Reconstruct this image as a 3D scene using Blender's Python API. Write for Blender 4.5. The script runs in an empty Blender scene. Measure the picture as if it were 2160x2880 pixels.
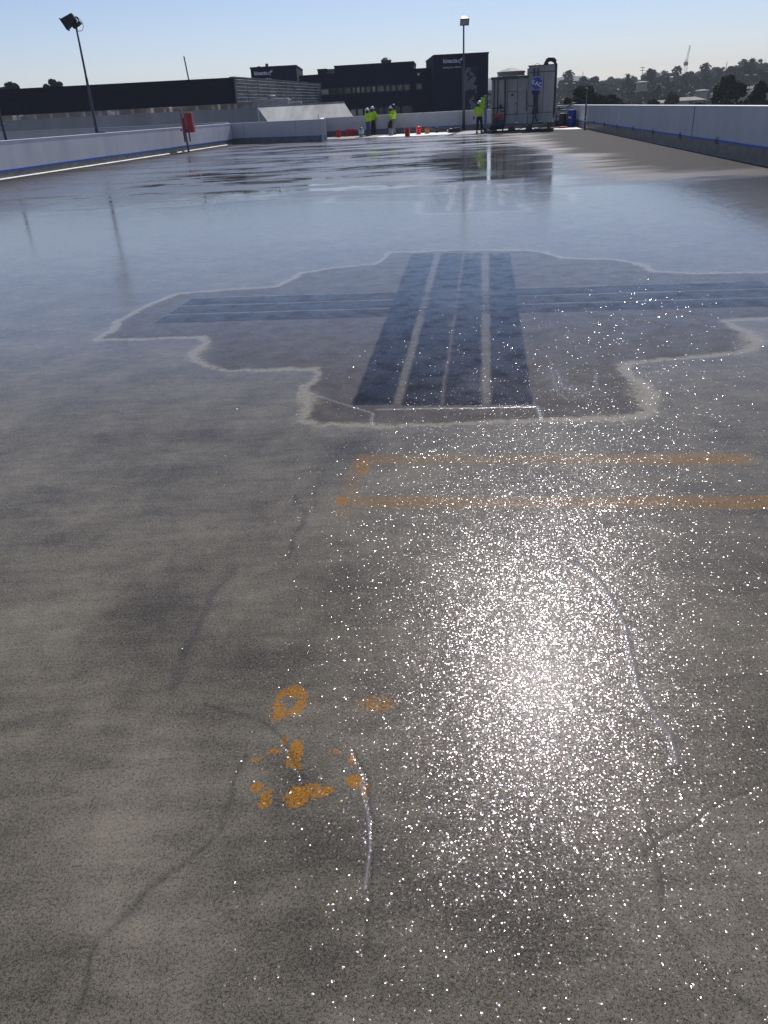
import bpy, math, random
import numpy as np
from mathutils import Vector, Matrix
random.seed(7); np.random.seed(7)
R_ = math.radians
sc = bpy.context.scene
C = sc.collection

# ------------------------------------------------------------------ camera model (photo measured at 2160 x 2880)
FPX = 2165.0; PITCH = R_(27.6); ROLL = R_(3.09); EYE = 1.65
Fv = Vector((0, math.cos(PITCH), -math.sin(PITCH)))
U0 = Vector((0, math.sin(PITCH), math.cos(PITCH))); R0 = Vector((1, 0, 0))
Rv = R0*math.cos(ROLL) - U0*math.sin(ROLL); Uv = R0*math.sin(ROLL) + U0*math.cos(ROLL)
def ray(x, y): return Fv*FPX + Rv*(x-1080) + Uv*(1440-y)
def G(x, y, z=0.0):
    d = ray(x, y); t = (z-EYE)/d.z; return Vector((d.x*t, d.y*t, z))
def at(x, y, Y):
    d = ray(x, y); t = Y/d.y; return Vector((d.x*t, Y, EYE+d.z*t))
cd = bpy.data.cameras.new('camera'); cam = bpy.data.objects.new('camera', cd); C.objects.link(cam)
cam.matrix_world = Matrix(((Rv.x, Uv.x, -Fv.x, 0), (Rv.y, Uv.y, -Fv.y, 0), (Rv.z, Uv.z, -Fv.z, EYE), (0, 0, 0, 1)))
cd.sensor_fit = 'VERTICAL'; cd.sensor_height = 36; cd.lens = FPX/2880*36; cd.clip_end = 20000; cd.clip_start = 0.05
sc.camera = cam
sc.render.resolution_x = 768; sc.render.resolution_y = 1024

# ------------------------------------------------------------------ light
SUN_EL = R_(40.6); SUN_AZ = R_(13.8)          # azimuth measured from +Y towards +X
w = bpy.data.worlds.new('World'); sc.world = w; w.use_nodes = True
nt = w.node_tree; bg = nt.nodes['Background']; sky = nt.nodes.new('ShaderNodeTexSky')
sky.sky_type = 'NISHITA'; sky.sun_disc = False; sky.sun_elevation = SUN_EL; sky.sun_rotation = SUN_AZ
sky.air_density = 1.0; sky.dust_density = 0.05; sky.ozone_density = 3.5; sky.altitude = 30
tn = nt.nodes.new('ShaderNodeMix'); tn.data_type = 'RGBA'; tn.blend_type = 'MULTIPLY'; tn.inputs[0].default_value = 1; tn.inputs[7].default_value = (1.07, .965, 1.06, 1)
nt.links.new(sky.outputs[0], tn.inputs[6]); nt.links.new(tn.outputs[2], bg.inputs[0]); bg.inputs[1].default_value = 0.09
sl = bpy.data.lights.new('sun', 'SUN'); so = bpy.data.objects.new('sun', sl); C.objects.link(so)
sl.energy = 4.2; sl.angle = R_(0.5); sl.color = (1, .955, .89)
sd = Vector((math.sin(SUN_AZ)*math.cos(SUN_EL), math.cos(SUN_AZ)*math.cos(SUN_EL), math.sin(SUN_EL)))
so.rotation_euler = sd.to_track_quat('Z', 'Y').to_euler()
sc.view_settings.view_transform = 'Standard'; sc.view_settings.look = 'None'
sc.view_settings.exposure = 0; sc.view_settings.gamma = 1

# ------------------------------------------------------------------ materials
def mat(name, col, rough=.7, var=.25, scale=3.0, metal=0.0, col2=None, stretch=(1, 1, 1), bump=0.0, detail=5, spec=.5):
    m = bpy.data.materials.new(name); m.use_nodes = True; n = m.node_tree.nodes; l = m.node_tree.links
    b = n['Principled BSDF']; b.inputs['Roughness'].default_value = rough; b.inputs['Metallic'].default_value = metal
    b.inputs['Specular IOR Level'].default_value = spec
    tc = n.new('ShaderNodeTexCoord'); mp = n.new('ShaderNodeMapping'); mp.inputs['Scale'].default_value = stretch
    nz = n.new('ShaderNodeTexNoise'); nz.inputs['Scale'].default_value = scale; nz.inputs['Detail'].default_value = detail
    l.new(tc.outputs['Object'], mp.inputs[0]); l.new(mp.outputs[0], nz.inputs['Vector'])
    cr = n.new('ShaderNodeValToRGB'); l.new(nz.outputs[0], cr.inputs[0])
    cr.color_ramp.elements[0].position = .3; cr.color_ramp.elements[1].position = .7
    a = [c*(1-var) for c in col] if col2 is None else col2
    bq = [min(1, c*(1+var)) for c in col] if col2 is None else col
    cr.color_ramp.elements[0].color = (*a, 1); cr.color_ramp.elements[1].color = (*bq, 1)
    l.new(cr.outputs[0], b.inputs['Base Color'])
    if bump:
        bp = n.new('ShaderNodeBump'); bp.inputs['Strength'].default_value = bump; bp.inputs['Distance'].default_value = .02
        l.new(nz.outputs[0], bp.inputs['Height']); l.new(bp.outputs[0], b.inputs['Normal'])
    return m
M = {}
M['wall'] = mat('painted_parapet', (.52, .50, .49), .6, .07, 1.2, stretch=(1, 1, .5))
M['wall_sunlit'] = mat('parapet_sunlit_tone', (.72, .69, .68), .6, .10, 1.0, stretch=(1, 1, .4))  # lighter copy of the wall paint, grazing sun put into its colour
M['cap'] = mat('coping_paint', (.86, .85, .82), .5, .06, 2)
M['cove'] = mat('grey_cove_coating', (.17, .165, .15), .35, .3, 2.5, stretch=(1, 1, 2))
M['tape'] = mat('blue_masking_tape', (.03, .13, .48), .6, .2, 4)
M['joint'] = mat('wall_joint', (.30, .30, .31), .8)
M['ring'] = mat('steel_ring', (.19, .19, .19), .4, .2, 20, metal=.6)
M['pole'] = mat('dark_pole_paint', (.05, .055, .075), .45, .25, 4)
M['polegrey'] = mat('blue_grey_pole_paint', (.14, .17, .24), .45, .25, 4)
M['black'] = mat('black_plastic', (.012, .012, .014), .5, .3, 6)
M['lens'] = mat('lamp_lens', (.25, .27, .3), .15)
M['red'] = mat('red_enamel', (.36, .008, .02), .35, .25, 4)
M['redplastic'] = mat('bucket_red', (.75, .02, .01), .4, .1, 8)
M['white'] = mat('white_plastic', (.7, .7, .68), .5, .12, 10)
M['greyplastic'] = mat('grey_bucket', (.2, .2, .25), .5, .2, 10)
M['orange'] = mat('orange_jug', (.55, .2, .02), .45, .2, 12)
M['navy'] = mat('navy_stucco', (.008, .013, .036), .85, .12, .12, spec=.15)
M['navy2'] = mat('navy_ribbed_metal', (.006, .009, .022), .75, .25, .6, stretch=(.1, .1, 6), spec=.25)
M['screen'] = mat('grey_louvre_metal', (.20, .20, .205), .55, .45, .7, metal=.2, stretch=(.6, .6, 2.5))
M['strut'] = mat('galvanised_strut', (.26, .26, .27), .5, .2, 3, metal=.2)
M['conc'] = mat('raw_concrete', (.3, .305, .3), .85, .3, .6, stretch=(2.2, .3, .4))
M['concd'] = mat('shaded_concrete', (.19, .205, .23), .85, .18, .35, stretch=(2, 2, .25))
M['glass'] = mat('window_glass', (.03, .035, .045), .12, .5, .5)
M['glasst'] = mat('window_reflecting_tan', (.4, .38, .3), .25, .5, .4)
M['sign'] = mat('sign_letters', (.72, .74, .8), .5, .05)
M['steel'] = mat('weathered_galvanised', (.32, .30, .275), .6, .32, 1.3, metal=.1, stretch=(1, 1, .35))
M['steel2'] = mat('panel_door_paint', (.33, .32, .285), .6, .2, 1.5)
M['seam'] = mat('dark_seam', (.05, .05, .06), .7)
M['pipe'] = mat('dark_pipe', (.02, .02, .022), .5, .3, 5)
M['pipeb'] = mat('blue_black_pipe', (.035, .045, .085), .5, .3, 5)
M['signblue'] = mat('sign_blue', (.005, .045, .3), .35, .08)
M['letter'] = mat('white_letters', (.75, .75, .75), .5, .05)
M['barrel'] = mat('barrel_blue', (.005, .03, .26), .35, .2, 5)
M['moss'] = mat('mossy_metal', (.085, .085, .07), .7, .4, 3)
M['hivis'] = mat('hi_vis_yellow', (.46, .70, .008), .8, .14, 6)
M['jeans'] = mat('blue_jeans', (.04, .075, .14), .85, .25, 12)
M['blackcloth'] = mat('black_cloth', (.012, .012, .014), .9, .3, 10)
M['greycloth'] = mat('grey_cloth', (.2, .17, .16), .9, .2, 10)
M['skin'] = mat('skin', (.22, .11, .07), .55, .1, 10)
M['helmet'] = mat('helmet_white', (.72, .72, .72), .3, .04)
M['boots'] = mat('boots', (.03, .022, .016), .7, .2, 10)
M['primer'] = mat('white_primer', (.9, .89, .88), .8, .08, 5)
M['dry'] = mat('dry_grey_coating', (.22, .215, .215), .75, .22, .9, bump=.2)
M['bark'] = mat('bark', (.07, .055, .04), .9, .3, 4)
def leafmat(name, a, b):
    m = mat(name, b, .75, 0, .35, col2=a, detail=3, spec=.25)
    return m
M['leafdark'] = leafmat('foliage_dark', (.016, .024, .012), (.045, .055, .025))
M['leafmid'] = leafmat('foliage_mid', (.03, .038, .022), (.07, .075, .04))
M['leafpale'] = leafmat('foliage_pale', (.05, .055, .035), (.12, .12, .075))
M['leafyel'] = leafmat('foliage_yellow', (.07, .06, .02), (.2, .15, .05))
M['roof'] = mat('tan_roof', (.33, .27, .23), .85, .25, .5)
M['housewall'] = mat('house_wall', (.33, .31, .28), .85, .15, .4)
M['ground'] = mat('dry_ground', (.06, .062, .045), .95, .5, .02, detail=8)
M['farhill'] = mat('far_hill_scrub', (.06, .07, .06), .95, .3, .004, detail=8)
M['tanbox'] = mat('rooftop_tan_metal', (.3, .27, .22), .7, .25, 1)

# ------------------------------------------------------------------ mesh builder
class MB:
    def __init__(s): s.v = []; s.f = []
    def add(s, vs, fs):
        o = len(s.v); s.v += [tuple(v) for v in vs]; s.f += [tuple(i+o for i in f) for f in fs]; return s
    def hexa(s, p):   # 8 pts: bottom loop 0-3, top loop 4-7
        return s.add(p, [(3, 2, 1, 0), (4, 5, 6, 7), (0, 1, 5, 4), (1, 2, 6, 5), (2, 3, 7, 6), (3, 0, 4, 7)])
    def box(s, x0, x1, y0, y1, z0, z1):
        return s.hexa([(x0, y0, z0), (x1, y0, z0), (x1, y1, z0), (x0, y1, z0), (x0, y0, z1), (x1, y0, z1), (x1, y1, z1), (x0, y1, z1)])
    def tube(s, pts, r, n=8, r2=None, closed=False):
        pts = [Vector(p) for p in pts]; N = len(pts); o = []
        for i, p in enumerate(pts):
            if closed: t = (pts[(i+1) % N]-pts[i-1])
            else: t = pts[min(i+1, N-1)]-pts[max(i-1, 0)]
            t.normalize(); a = t.cross(Vector((0, 0, 1)) if abs(t.z) < .9 else Vector((0, 1, 0))).normalized(); b = t.cross(a)
            rr = r if r2 is None else r+(r2-r)*i/max(1, N-1)
            o += [p+(a*math.cos(k*2*math.pi/n)+b*math.sin(k*2*math.pi/n))*rr for k in range(n)]
        fs = []
        for i in range(N if closed else N-1):
            j = (i+1) % N
            for k in range(n): fs.append((i*n+k, i*n+(k+1) % n, j*n+(k+1) % n, j*n+k))
        if not closed: fs += [tuple(range(n-1, -1, -1)), tuple((N-1)*n+k for k in range(n))]
        return s.add(o, fs)
    def lathe(s, prof, c=(0, 0, 0), n=20, cap=True):
        o = []; fs = []
        for r, z in prof: o += [(c[0]+r*math.cos(k*2*math.pi/n), c[1]+r*math.sin(k*2*math.pi/n), c[2]+z) for k in range(n)]
        for i in range(len(prof)-1):
            for k in range(n): fs.append((i*n+k, i*n+(k+1) % n, (i+1)*n+(k+1) % n, (i+1)*n+k))
        if cap: fs += [tuple(range(n-1, -1, -1)), tuple((len(prof)-1)*n+k for k in range(n))]
        return s.add(o, fs)
    def prism(s, poly, h):    # poly: list of 3D points, extruded by vector h
        n = len(poly); a = [Vector(p) for p in poly]; h = Vector(h)
        return s.add(a+[p+h for p in a], [tuple(range(n-1, -1, -1)), tuple(range(n, 2*n))]+[(i, (i+1) % n, n+(i+1) % n, n+i) for i in range(n)])
    def build(s, name, m, parent=None, smooth=False, fix=True):
        me = bpy.data.meshes.new(name); me.from_pydata(s.v, [], s.f)
        for x in (m if isinstance(m, (list, tuple)) else [m]): me.materials.append(M[x] if isinstance(x, str) else x)
        if fix:
            import bmesh
            b = bmesh.new(); b.from_mesh(me); bmesh.ops.recalc_face_normals(b, faces=b.faces); b.to_mesh(me); b.free()
        if smooth: me.polygons.foreach_set('use_smooth', [True]*len(me.polygons))
        o = bpy.data.objects.new(name, me); C.objects.link(o)
        if parent is not None:
            o.parent = parent
        return o
def tag(o, label=None, cat=None, group=None, kind=None):
    if label: o['label'] = label
    if cat: o['category'] = cat
    if group: o['group'] = group
    if kind: o['kind'] = kind
    return o
def empty(name, loc, label, cat, group=None, rz=0, kind=None):
    o = bpy.data.objects.new(name, None); C.objects.link(o); o.location = loc; o.rotation_euler = (0, 0, rz); o.empty_display_size = .1
    return tag(o, label, cat, group, kind)
def offs(b, o):   # shift builder vertices so they are local to an object at o
    b.v = [(v[0]-o[0], v[1]-o[1], v[2]-o[2]) for v in b.v]; return b
def bevel(o, wd, seg=2):
    m = o.modifiers.new('bevel', 'BEVEL'); m.width = wd; m.segments = seg; m.limit_method = 'ANGLE'; return o

class VP:
    """vertical plane through two ground points; local coordinates u (along), n (towards the camera), z"""
    def __init__(s, a, b, z=0):
        s.a = Vector((a[0], a[1], 0)); b = Vector((b[0], b[1], 0)); s.L = (b-s.a).length; s.d = (b-s.a)/s.L
        s.n = Vector((s.d.y, -s.d.x, 0))
    def hit(s, x, y):
        d = ray(x, y); o = Vector((0, 0, EYE)); t = (s.a-o).dot(s.n)/d.dot(s.n); p = o+d*t; return ((p-s.a).dot(s.d), p.z)
    def w(s, u, n, z): p = s.a+s.d*u+s.n*n; return Vector((p.x, p.y, z))
    def box(s, mb, u0, u1, n0, n1, z0, z1):
        return mb.hexa([s.w(u0, n1, z0), s.w(u1, n1, z0), s.w(u1, n0, z0), s.w(u0, n0, z0), s.w(u0, n1, z1), s.w(u1, n1, z1), s.w(u1, n0, z1), s.w(u0, n0, z1)])
    def rect(s, x0, y0, x1, y1):
        xm = (x0+x1)/2; ym = (y0+y1)/2
        return s.hit(x0, ym)[0], s.hit(x1, ym)[0], s.hit(xm, y1)[1], s.hit(xm, y0)[1]
    def pbox(s, mb, x0, y0, x1, y1, n0, n1):
        u0, u1, z0, z1 = s.rect(x0, y0, x1, y1); return s.box(mb, u0, u1, n0, n1, z0, z1)
    def pt(s, x, y, n=0): u, z = s.hit(x, y); return s.w(u, n, z)

# ------------------------------------------------------------------ deck
LW0 = (-13.67, 31.63); LW1 = (-9.05, 59.45); AE = (-2.48, 55.0); BK0 = (-2.88, 64.4); BK1 = (14.56, 60.3); RW0 = (9.59, 19.86)
def lwx(y): return LW0[0]+(y-LW0[1])*(LW1[0]-LW0[0])/(LW1[1]-LW0[1])
def rwx(y): return RW0[0]+(y-RW0[1])*(BK1[0]-RW0[0])/(BK1[1]-RW0[1])
def bky(x): return BK0[1]+(x-BK0[0])*(BK1[1]-BK0[1])/(BK1[0]-BK0[0])
K = 2160/1659.0
def D2(pts): return np.array([(G(x*K, y*K).x, G(x*K, y*K).y) for x, y in pts])

def frange(a, b, st):
    return list(np.arange(a, b, st))
ys = [-14, -6, -2, 0, .3]+frange(.6, 3, .008)+frange(3, 5.2, .0125)+frange(5.2, 12.5, .03)+frange(12.5, 31, .1)+frange(31, 60, 1.0)+[67]
ys = np.array(ys); xs = np.linspace(-1, 1, 561)
ny = len(ys); nx = len(xs)+2
X = np.zeros((ny, nx)); Y = np.repeat(ys[:, None], nx, 1)
X[:, 1:-1] = xs[None, :]*np.clip(.52*ys+.35, .5, 5.9)[:, None]+.7*np.clip(ys/12, 0, 1)[:, None]
X[:, 0] = np.array([lwx(y)-.15 for y in ys]); X[:, -1] = np.array([rwx(y)+.15 for y in ys])
Y = np.minimum(Y, (BK0[1]+(X-BK0[0])*(BK1[1]-BK0[1])/(BK1[0]-BK0[0]))+.15)
PX = X.ravel(); PY = Y.ravel(); NV = len(PX)
# cheap smooth value noise on the plane, for wobbling outlines
def vnoise(px, py, s, seed):
    rs = np.random.RandomState(seed); T = rs.rand(128, 128)
    u = px*s+50; v = py*s+50; i = np.floor(u).astype(int); j = np.floor(v).astype(int); fu = u-i; fv = v-j
    fu = fu*fu*(3-2*fu); fv = fv*fv*(3-2*fv); g = lambda a, b: T[a % 128, b % 128]
    return (g(i, j)*(1-fu)+g(i+1, j)*fu)*(1-fv)+(g(i, j+1)*(1-fu)+g(i+1, j+1)*fu)*fv-.5
WX = PX+.07*vnoise(PX, PY, 3, 1)+.04*vnoise(PX, PY, 11, 2)+.02*vnoise(PX, PY, 27, 12); WY = PY+.07*vnoise(PX, PY, 3, 3)+.04*vnoise(PX, PY, 11, 4)+.02*vnoise(PX, PY, 27, 14)
FX = PX+.012*vnoise(PX, PY, 8, 5); FY = PY+.012*vnoise(PX, PY, 8, 6)
def pdist(pl, closed=False, x=WX, y=WY):
    d = np.full(NV, 1e9); P = pl if not closed else np.vstack([pl, pl[:1]])
    for a, b in zip(P[:-1], P[1:]):
        e = b-a; L = max(1e-9, (e**2).sum()); t = np.clip(((x-a[0])*e[0]+(y-a[1])*e[1])/L, 0, 1)
        d = np.minimum(d, np.hypot(x-a[0]-t*e[0], y-a[1]-t*e[1]))
    return d
def inside(pl, x=WX, y=WY):
    r = np.zeros(NV, bool); n = len(pl)
    for i in range(n):
        a = pl[i]; b = pl[i-1]
        c = ((a[1] > y) != (b[1] > y)); dy = b[1]-a[1]; dy = dy if abs(dy) > 1e-9 else 1e-9
        r ^= c & (x < (b[0]-a[0])*(y-a[1])/dy+a[0])
    return r
def sst(v, a, b):
    t = np.clip((v-a)/(b-a), 0, 1); return t*t*(3-2*t)
def soft(pl, wd, x=WX, y=WY):
    d = pdist(pl, True, x, y); s = np.where(inside(pl, x, y), d, -d); return sst(s, -wd, wd)

cross = D2([(212,736),(300,731),(395,728),(440,727),(452,740),(418,768),(440,790),(490,802),(560,801),(680,796),(693,806),(668,835),(648,880),(655,908),(700,919),(800,921),(960,919),(1170,911),(1380,901),(1412,890),(1398,860),(1372,828),(1343,788),(1420,777),(1530,771),(1600,758),(1632,742),(1615,715),(1585,703),(1560,692),(1659,688),(1800,684),(1800,586),(1500,591),(1414,586),(1388,572),(1330,561),(1220,558),(1178,545),(1150,540),(1000,540),(842,545),(828,562),(800,573),(720,578),(655,588),(620,605),(595,620),(480,627),(385,634),(330,655),(262,692)])
inner = soft(cross, .04)
dc = pdist(cross, True)
ridge = np.exp(-(dc/.032)**2)+.30*np.exp(-(dc/.11)**2)
# wide worn margin near the two lower corners
for cx, cy, rr in ((430,765,.26),(690,860,.2),(1610,735,.3),(1370,850,.16)):
    c = D2([(cx, cy)])[0]; ridge += .5*np.exp(-(((PX-c[0])**2+(PY-c[1])**2)/rr**2))*np.exp(-(dc/.16)**2)
ridge *= .55+1.0*(vnoise(PX, PY, 1.7, 9)+.5)*.9
# membrane strips laid across the joint
mem = np.zeros(NV)
for q in ([(760,876),(848,874),(938,548),(888,548)], [(868,876),(951,876),(999,548),(952,548)], [(958,876),(1040,876),(1040,548),(1003,548)], [(1062,876),(1152,876),(1103,548),(1057,548)]):
    mem = np.maximum(mem, soft(D2(q), .012, FX, FY))
ha = D2([(415,643),(900,622)]); hb = D2([(330,699),(830,686)])
sl_ = (ha[1][1]-ha[0][1])/(ha[1][0]-ha[0][0])
ta = D2([(1100,617),(1640,606)]); tb = D2([(1150,668),(1659,661)])
lx0, ly0 = ha[0]; lx1, ly1 = hb[0]
rA = ta[1]; rB = D2([(1760,659)])[0]
for k in range(3):
    f0 = k/3+.02; f1 = (k+1)/3-.02
    L0 = ha[0]*(1-f0)+hb[0]*f0; L1 = ha[0]*(1-f1)+hb[0]*f1
    Q0 = rA*(1-f0)+rB*f0; Q1 = rA*(1-f1)+rB*f1
    mem = np.maximum(mem, .8*soft(np.array([L0, Q0, Q1, L1]), .012, FX, FY))
for q in ([(849,872),(867,872),(951,548),(939,548)], [(1041,874),(1061,874),(1056,548),(1041,548)]):
    ridge = np.maximum(ridge, .36*soft(D2(q), .012, FX, FY))
ridge = np.maximum(ridge, .22*np.exp(-(pdist(D2([(954,866),(1001,548)]), x=FX, y=FY)/.018)**2))
for f in (1/3, 2/3):
    ridge = np.maximum(ridge, .32*np.exp(-(pdist(np.array([ha[0]*(1-f)+hb[0]*f, rA*(1-f)+rB*f]), x=FX, y=FY)/.022)**2))
# distant second patch
box2 = D2([(905,436),(905,462),(1010,460),(1140,456),(1128,441),(1235,436),(1240,418),(1090,412),(1085,396),(975,397),(965,418),(720,424),(705,438)])
ridge = np.maximum(ridge, 0.8*np.exp(-(pdist(box2, True)/.12)**2)); inner = np.maximum(inner, .6*soft(box2, .08))
for q in ([(985,400),(965,455)], [(1022,396),(1014,452)], [(1076,396),(1085,442)]):
    ridge = np.maximum(ridge, 1.1*np.exp(-(pdist(D2(q))/.06)**2))
ridge = np.maximum(ridge, .4*np.exp(-(pdist(D2([(1045,548),(1044,700),(1049,876)]), x=FX, y=FY)/.018)**2))
# crack and seam lines
seam = np.zeros(NV)
def seamline(pl, wd, k=1.0):
    global seam
    seam = np.maximum(seam, k*np.exp(-(pdist(D2(pl), x=WX*.6+PX*.4, y=WY*.6+PY*.4)/(wd*.95))**2))
seamline([(640,1075),(655,1110),(650,1130),(630,1160),(625,1200)], .016, 1)
seamline([(505,1235),(470,1280),(430,1345),(400,1410),(360,1480)], .02, .95)
seamline([(430,1525),(520,1550),(575,1575),(615,1605),(650,1660),(655,1690)], .010, 1)
seamline([(535,1640),(500,1700),(483,1790),(450,1830),(390,1880),(330,1925),(200,2040),(140,2200)], .010, 1)
seamline([(765,1630),(790,1700),(802,1760),(800,1840),(788,1920),(770,2050)], .008, 1)
seamline([(1400,1760),(1425,1850),(1430,1930),(1445,1990),(1500,2060),(1659,2230)], .010, .9)
seamline([(1659,1690),(1560,1730),(1450,1790),(1400,1850)], .008, .7)
seamline([(680,1100),(700,1000),(790,925),(815,890)], .012, .4)
seamline([(375,1110),(378,1170),(370,1220)], .012, .4)
rim = np.zeros(NV)
def rimline(pl, wd, k=1.0):
    global rim
    rim = np.maximum(rim, k*np.exp(-(pdist(D2(pl), x=FX, y=FY)/wd)**2))
rimline([(1245,1215),(1290,1250),(1320,1290),(1350,1350),(1362,1420),(1380,1490),(1400,1530),(1445,1590),(1460,1650)], .007)
rimline([(780,1690),(797,1760),(800,1840),(790,1920)], .004)
rimline([(815,885),(1160,878),(1172,905)], .010, .7); rimline([(655,845),(700,860),(805,893),(800,915)], .009, .5)
rimline([(1200,800),(1215,835),(1260,850),(1290,840),(1285,800)], .012, .2); rimline([(1186,770),(1190,800),(1205,850),(1225,862)], .01, .2)
# orange paint remains
org = np.zeros(NV)
def spot(cx, cy, rx, ry, k=1.0, hole=0.0):
    global org
    c = D2([(cx, cy)])[0]; e = D2([(cx+rx, cy)])[0]; f = D2([(cx, cy-ry)])[0]
    ax = np.hypot(*(e-c)); ay = np.hypot(*(f-c)); q = np.hypot((WX-c[0])/ax, (WY-c[1])/ay)
    v = 1-sst(q, .5, 1.35)
    if hole: v = v*sst(q, hole*.5, hole*1.3)
    org = np.maximum(org, v*k)
spot(617,1526,36,36,.95,.55); spot(630,1505,20,18,.95); spot(600,1545,18,14,.7); spot(640,1530,16,16,.7)
spot(808,1525,36,30,.5); spot(845,1500,5,5,.5); spot(655,1640,22,34,.9); spot(662,1662,10,16,1); spot(600,1641,20,9,.85); spot(563,1656,24,5,.75)
spot(640,1726,28,18,1.05); spot(690,1727,26,13,.9); spot(668,1712,16,12,.7); spot(550,1723,18,10,.8); spot(578,1738,16,11,.8); spot(578,1690,8,6,.5)
spot(760,1699,14,10,.9); spot(786,1706,8,12,.85); spot(765,1660,14,18,.6); spot(618,1608,12,10,.8); spot(700,1525,50,14,.32); spot(722,1645,14,10,.5); spot(745,1740,14,6,.45)
spot(740,1082,12,12,.9); spot(785,1002,20,22,.55)
band = np.zeros(NV)
def oline(p0, p1, hw, prof):
    global org, band
    a, b = D2([p0, p1]); e = b-a; L = np.hypot(*e); t = ((FX-a[0])*e[0]+(FY-a[1])*e[1])/L**2
    d = np.abs((FX-a[0])*e[1]-(FY-a[1])*e[0])/L
    v = (1-sst(d, hw*.82, hw*1.05))*np.interp(t, *prof)*((t > -.01) & (t < 1.3))
    org = np.maximum(org, v*.84); band = np.maximum(band, (v > 0)*(1-sst(d, hw*.8, hw*1.1))*np.clip(v*1.25, 0, .62))
oline((775,993), (1620,992), .075, ([0, .05, .2, .4, .6, .8, .97, 1.0, 1.02], [.54, .48, .42, .40, .47, .58, .6, .4, 0]))
oline((745,1085), (1800,1085), .07, ([0, .03, .15, .3, .5, .62, .7, .86, 1], [.38, .46, .53, .44, .46, .54, .53, .6, .6]))
oline((780,990), (745,1090), .05, ([0, 1], [.4, .3]))
pale = np.zeros(NV)
def blob(arr, cx, cy, rx, ry, k):
    c = D2([(cx, cy)])[0]; e = D2([(cx+rx, cy)])[0]; f = D2([(cx, cy-ry)])[0]
    q = np.hypot((WX-c[0])/np.hypot(*(e-c)), (WY-c[1])/np.hypot(*(f-c))); return arr+k*np.exp(-q**2)
for a in ((330,1300,80,50,-.7),(310,1390,90,60,-.7),(420,940,60,14,-.7),(740,965,50,25,-.6),(215,945,30,10,-.6),(150,1160,25,10,-.5),(560,1420,120,40,-.6),(640,1690,60,50,-.9),(700,1840,120,60,-.8),(620,2050,150,60,-.5),(1080,1950,160,140,-.8),(950,1750,80,60,-.5),
          (250,1800,130,120,.7),(100,1320,120,90,.5),(480,1130,160,40,.35),(600,1690,90,60,.35),(1600,1850,150,120,.4),(250,1980,150,60,.3),(880,1040,160,40,.3),(560,1900,150,60,-.3),(40,2100,100,80,-.4),(150,2050,60,40,-.3),(1190,1600,90,25,-.6),(720,1300,80,60,-.4),(900,1900,90,60,-.5)):
    pale = blob(pale, *a)
glare = np.zeros(NV)    # whitish glare over the membranes, painted into the deck colour
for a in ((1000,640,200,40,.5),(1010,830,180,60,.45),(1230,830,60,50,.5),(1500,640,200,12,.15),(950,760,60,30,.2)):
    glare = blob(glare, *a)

me = bpy.data.meshes.new('roof_deck')
idx = np.arange(NV).reshape(ny, nx)
fc = np.stack([idx[:-1, :-1], idx[:-1, 1:], idx[1:, 1:], idx[1:, :-1]], -1).reshape(-1, 4)
me.vertices.add(NV); co = np.zeros((NV, 3)); co[:, 0] = PX; co[:, 1] = PY
me.vertices.foreach_set('co', co.ravel())
me.loops.add(fc.size); me.loops.foreach_set('vertex_index', fc.ravel().astype(np.int32))
me.polygons.add(len(fc)); me.polygons.foreach_set('loop_start', np.arange(0, fc.size, 4, dtype=np.int32))
try: me.polygons.foreach_set('loop_total', np.full(len(fc), 4, dtype=np.int32))
except Exception: pass
for nme, arr in dict(inner=inner, ridge=ridge, mem=mem, seam=seam, rim=rim, org=org, band=band, pale=pale, glare_tone=glare).items():
    at_ = me.attributes.new(nme, 'FLOAT', 'POINT'); at_.data.foreach_set('value', arr.astype(np.float32))
me.update(); me.validate()

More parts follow.
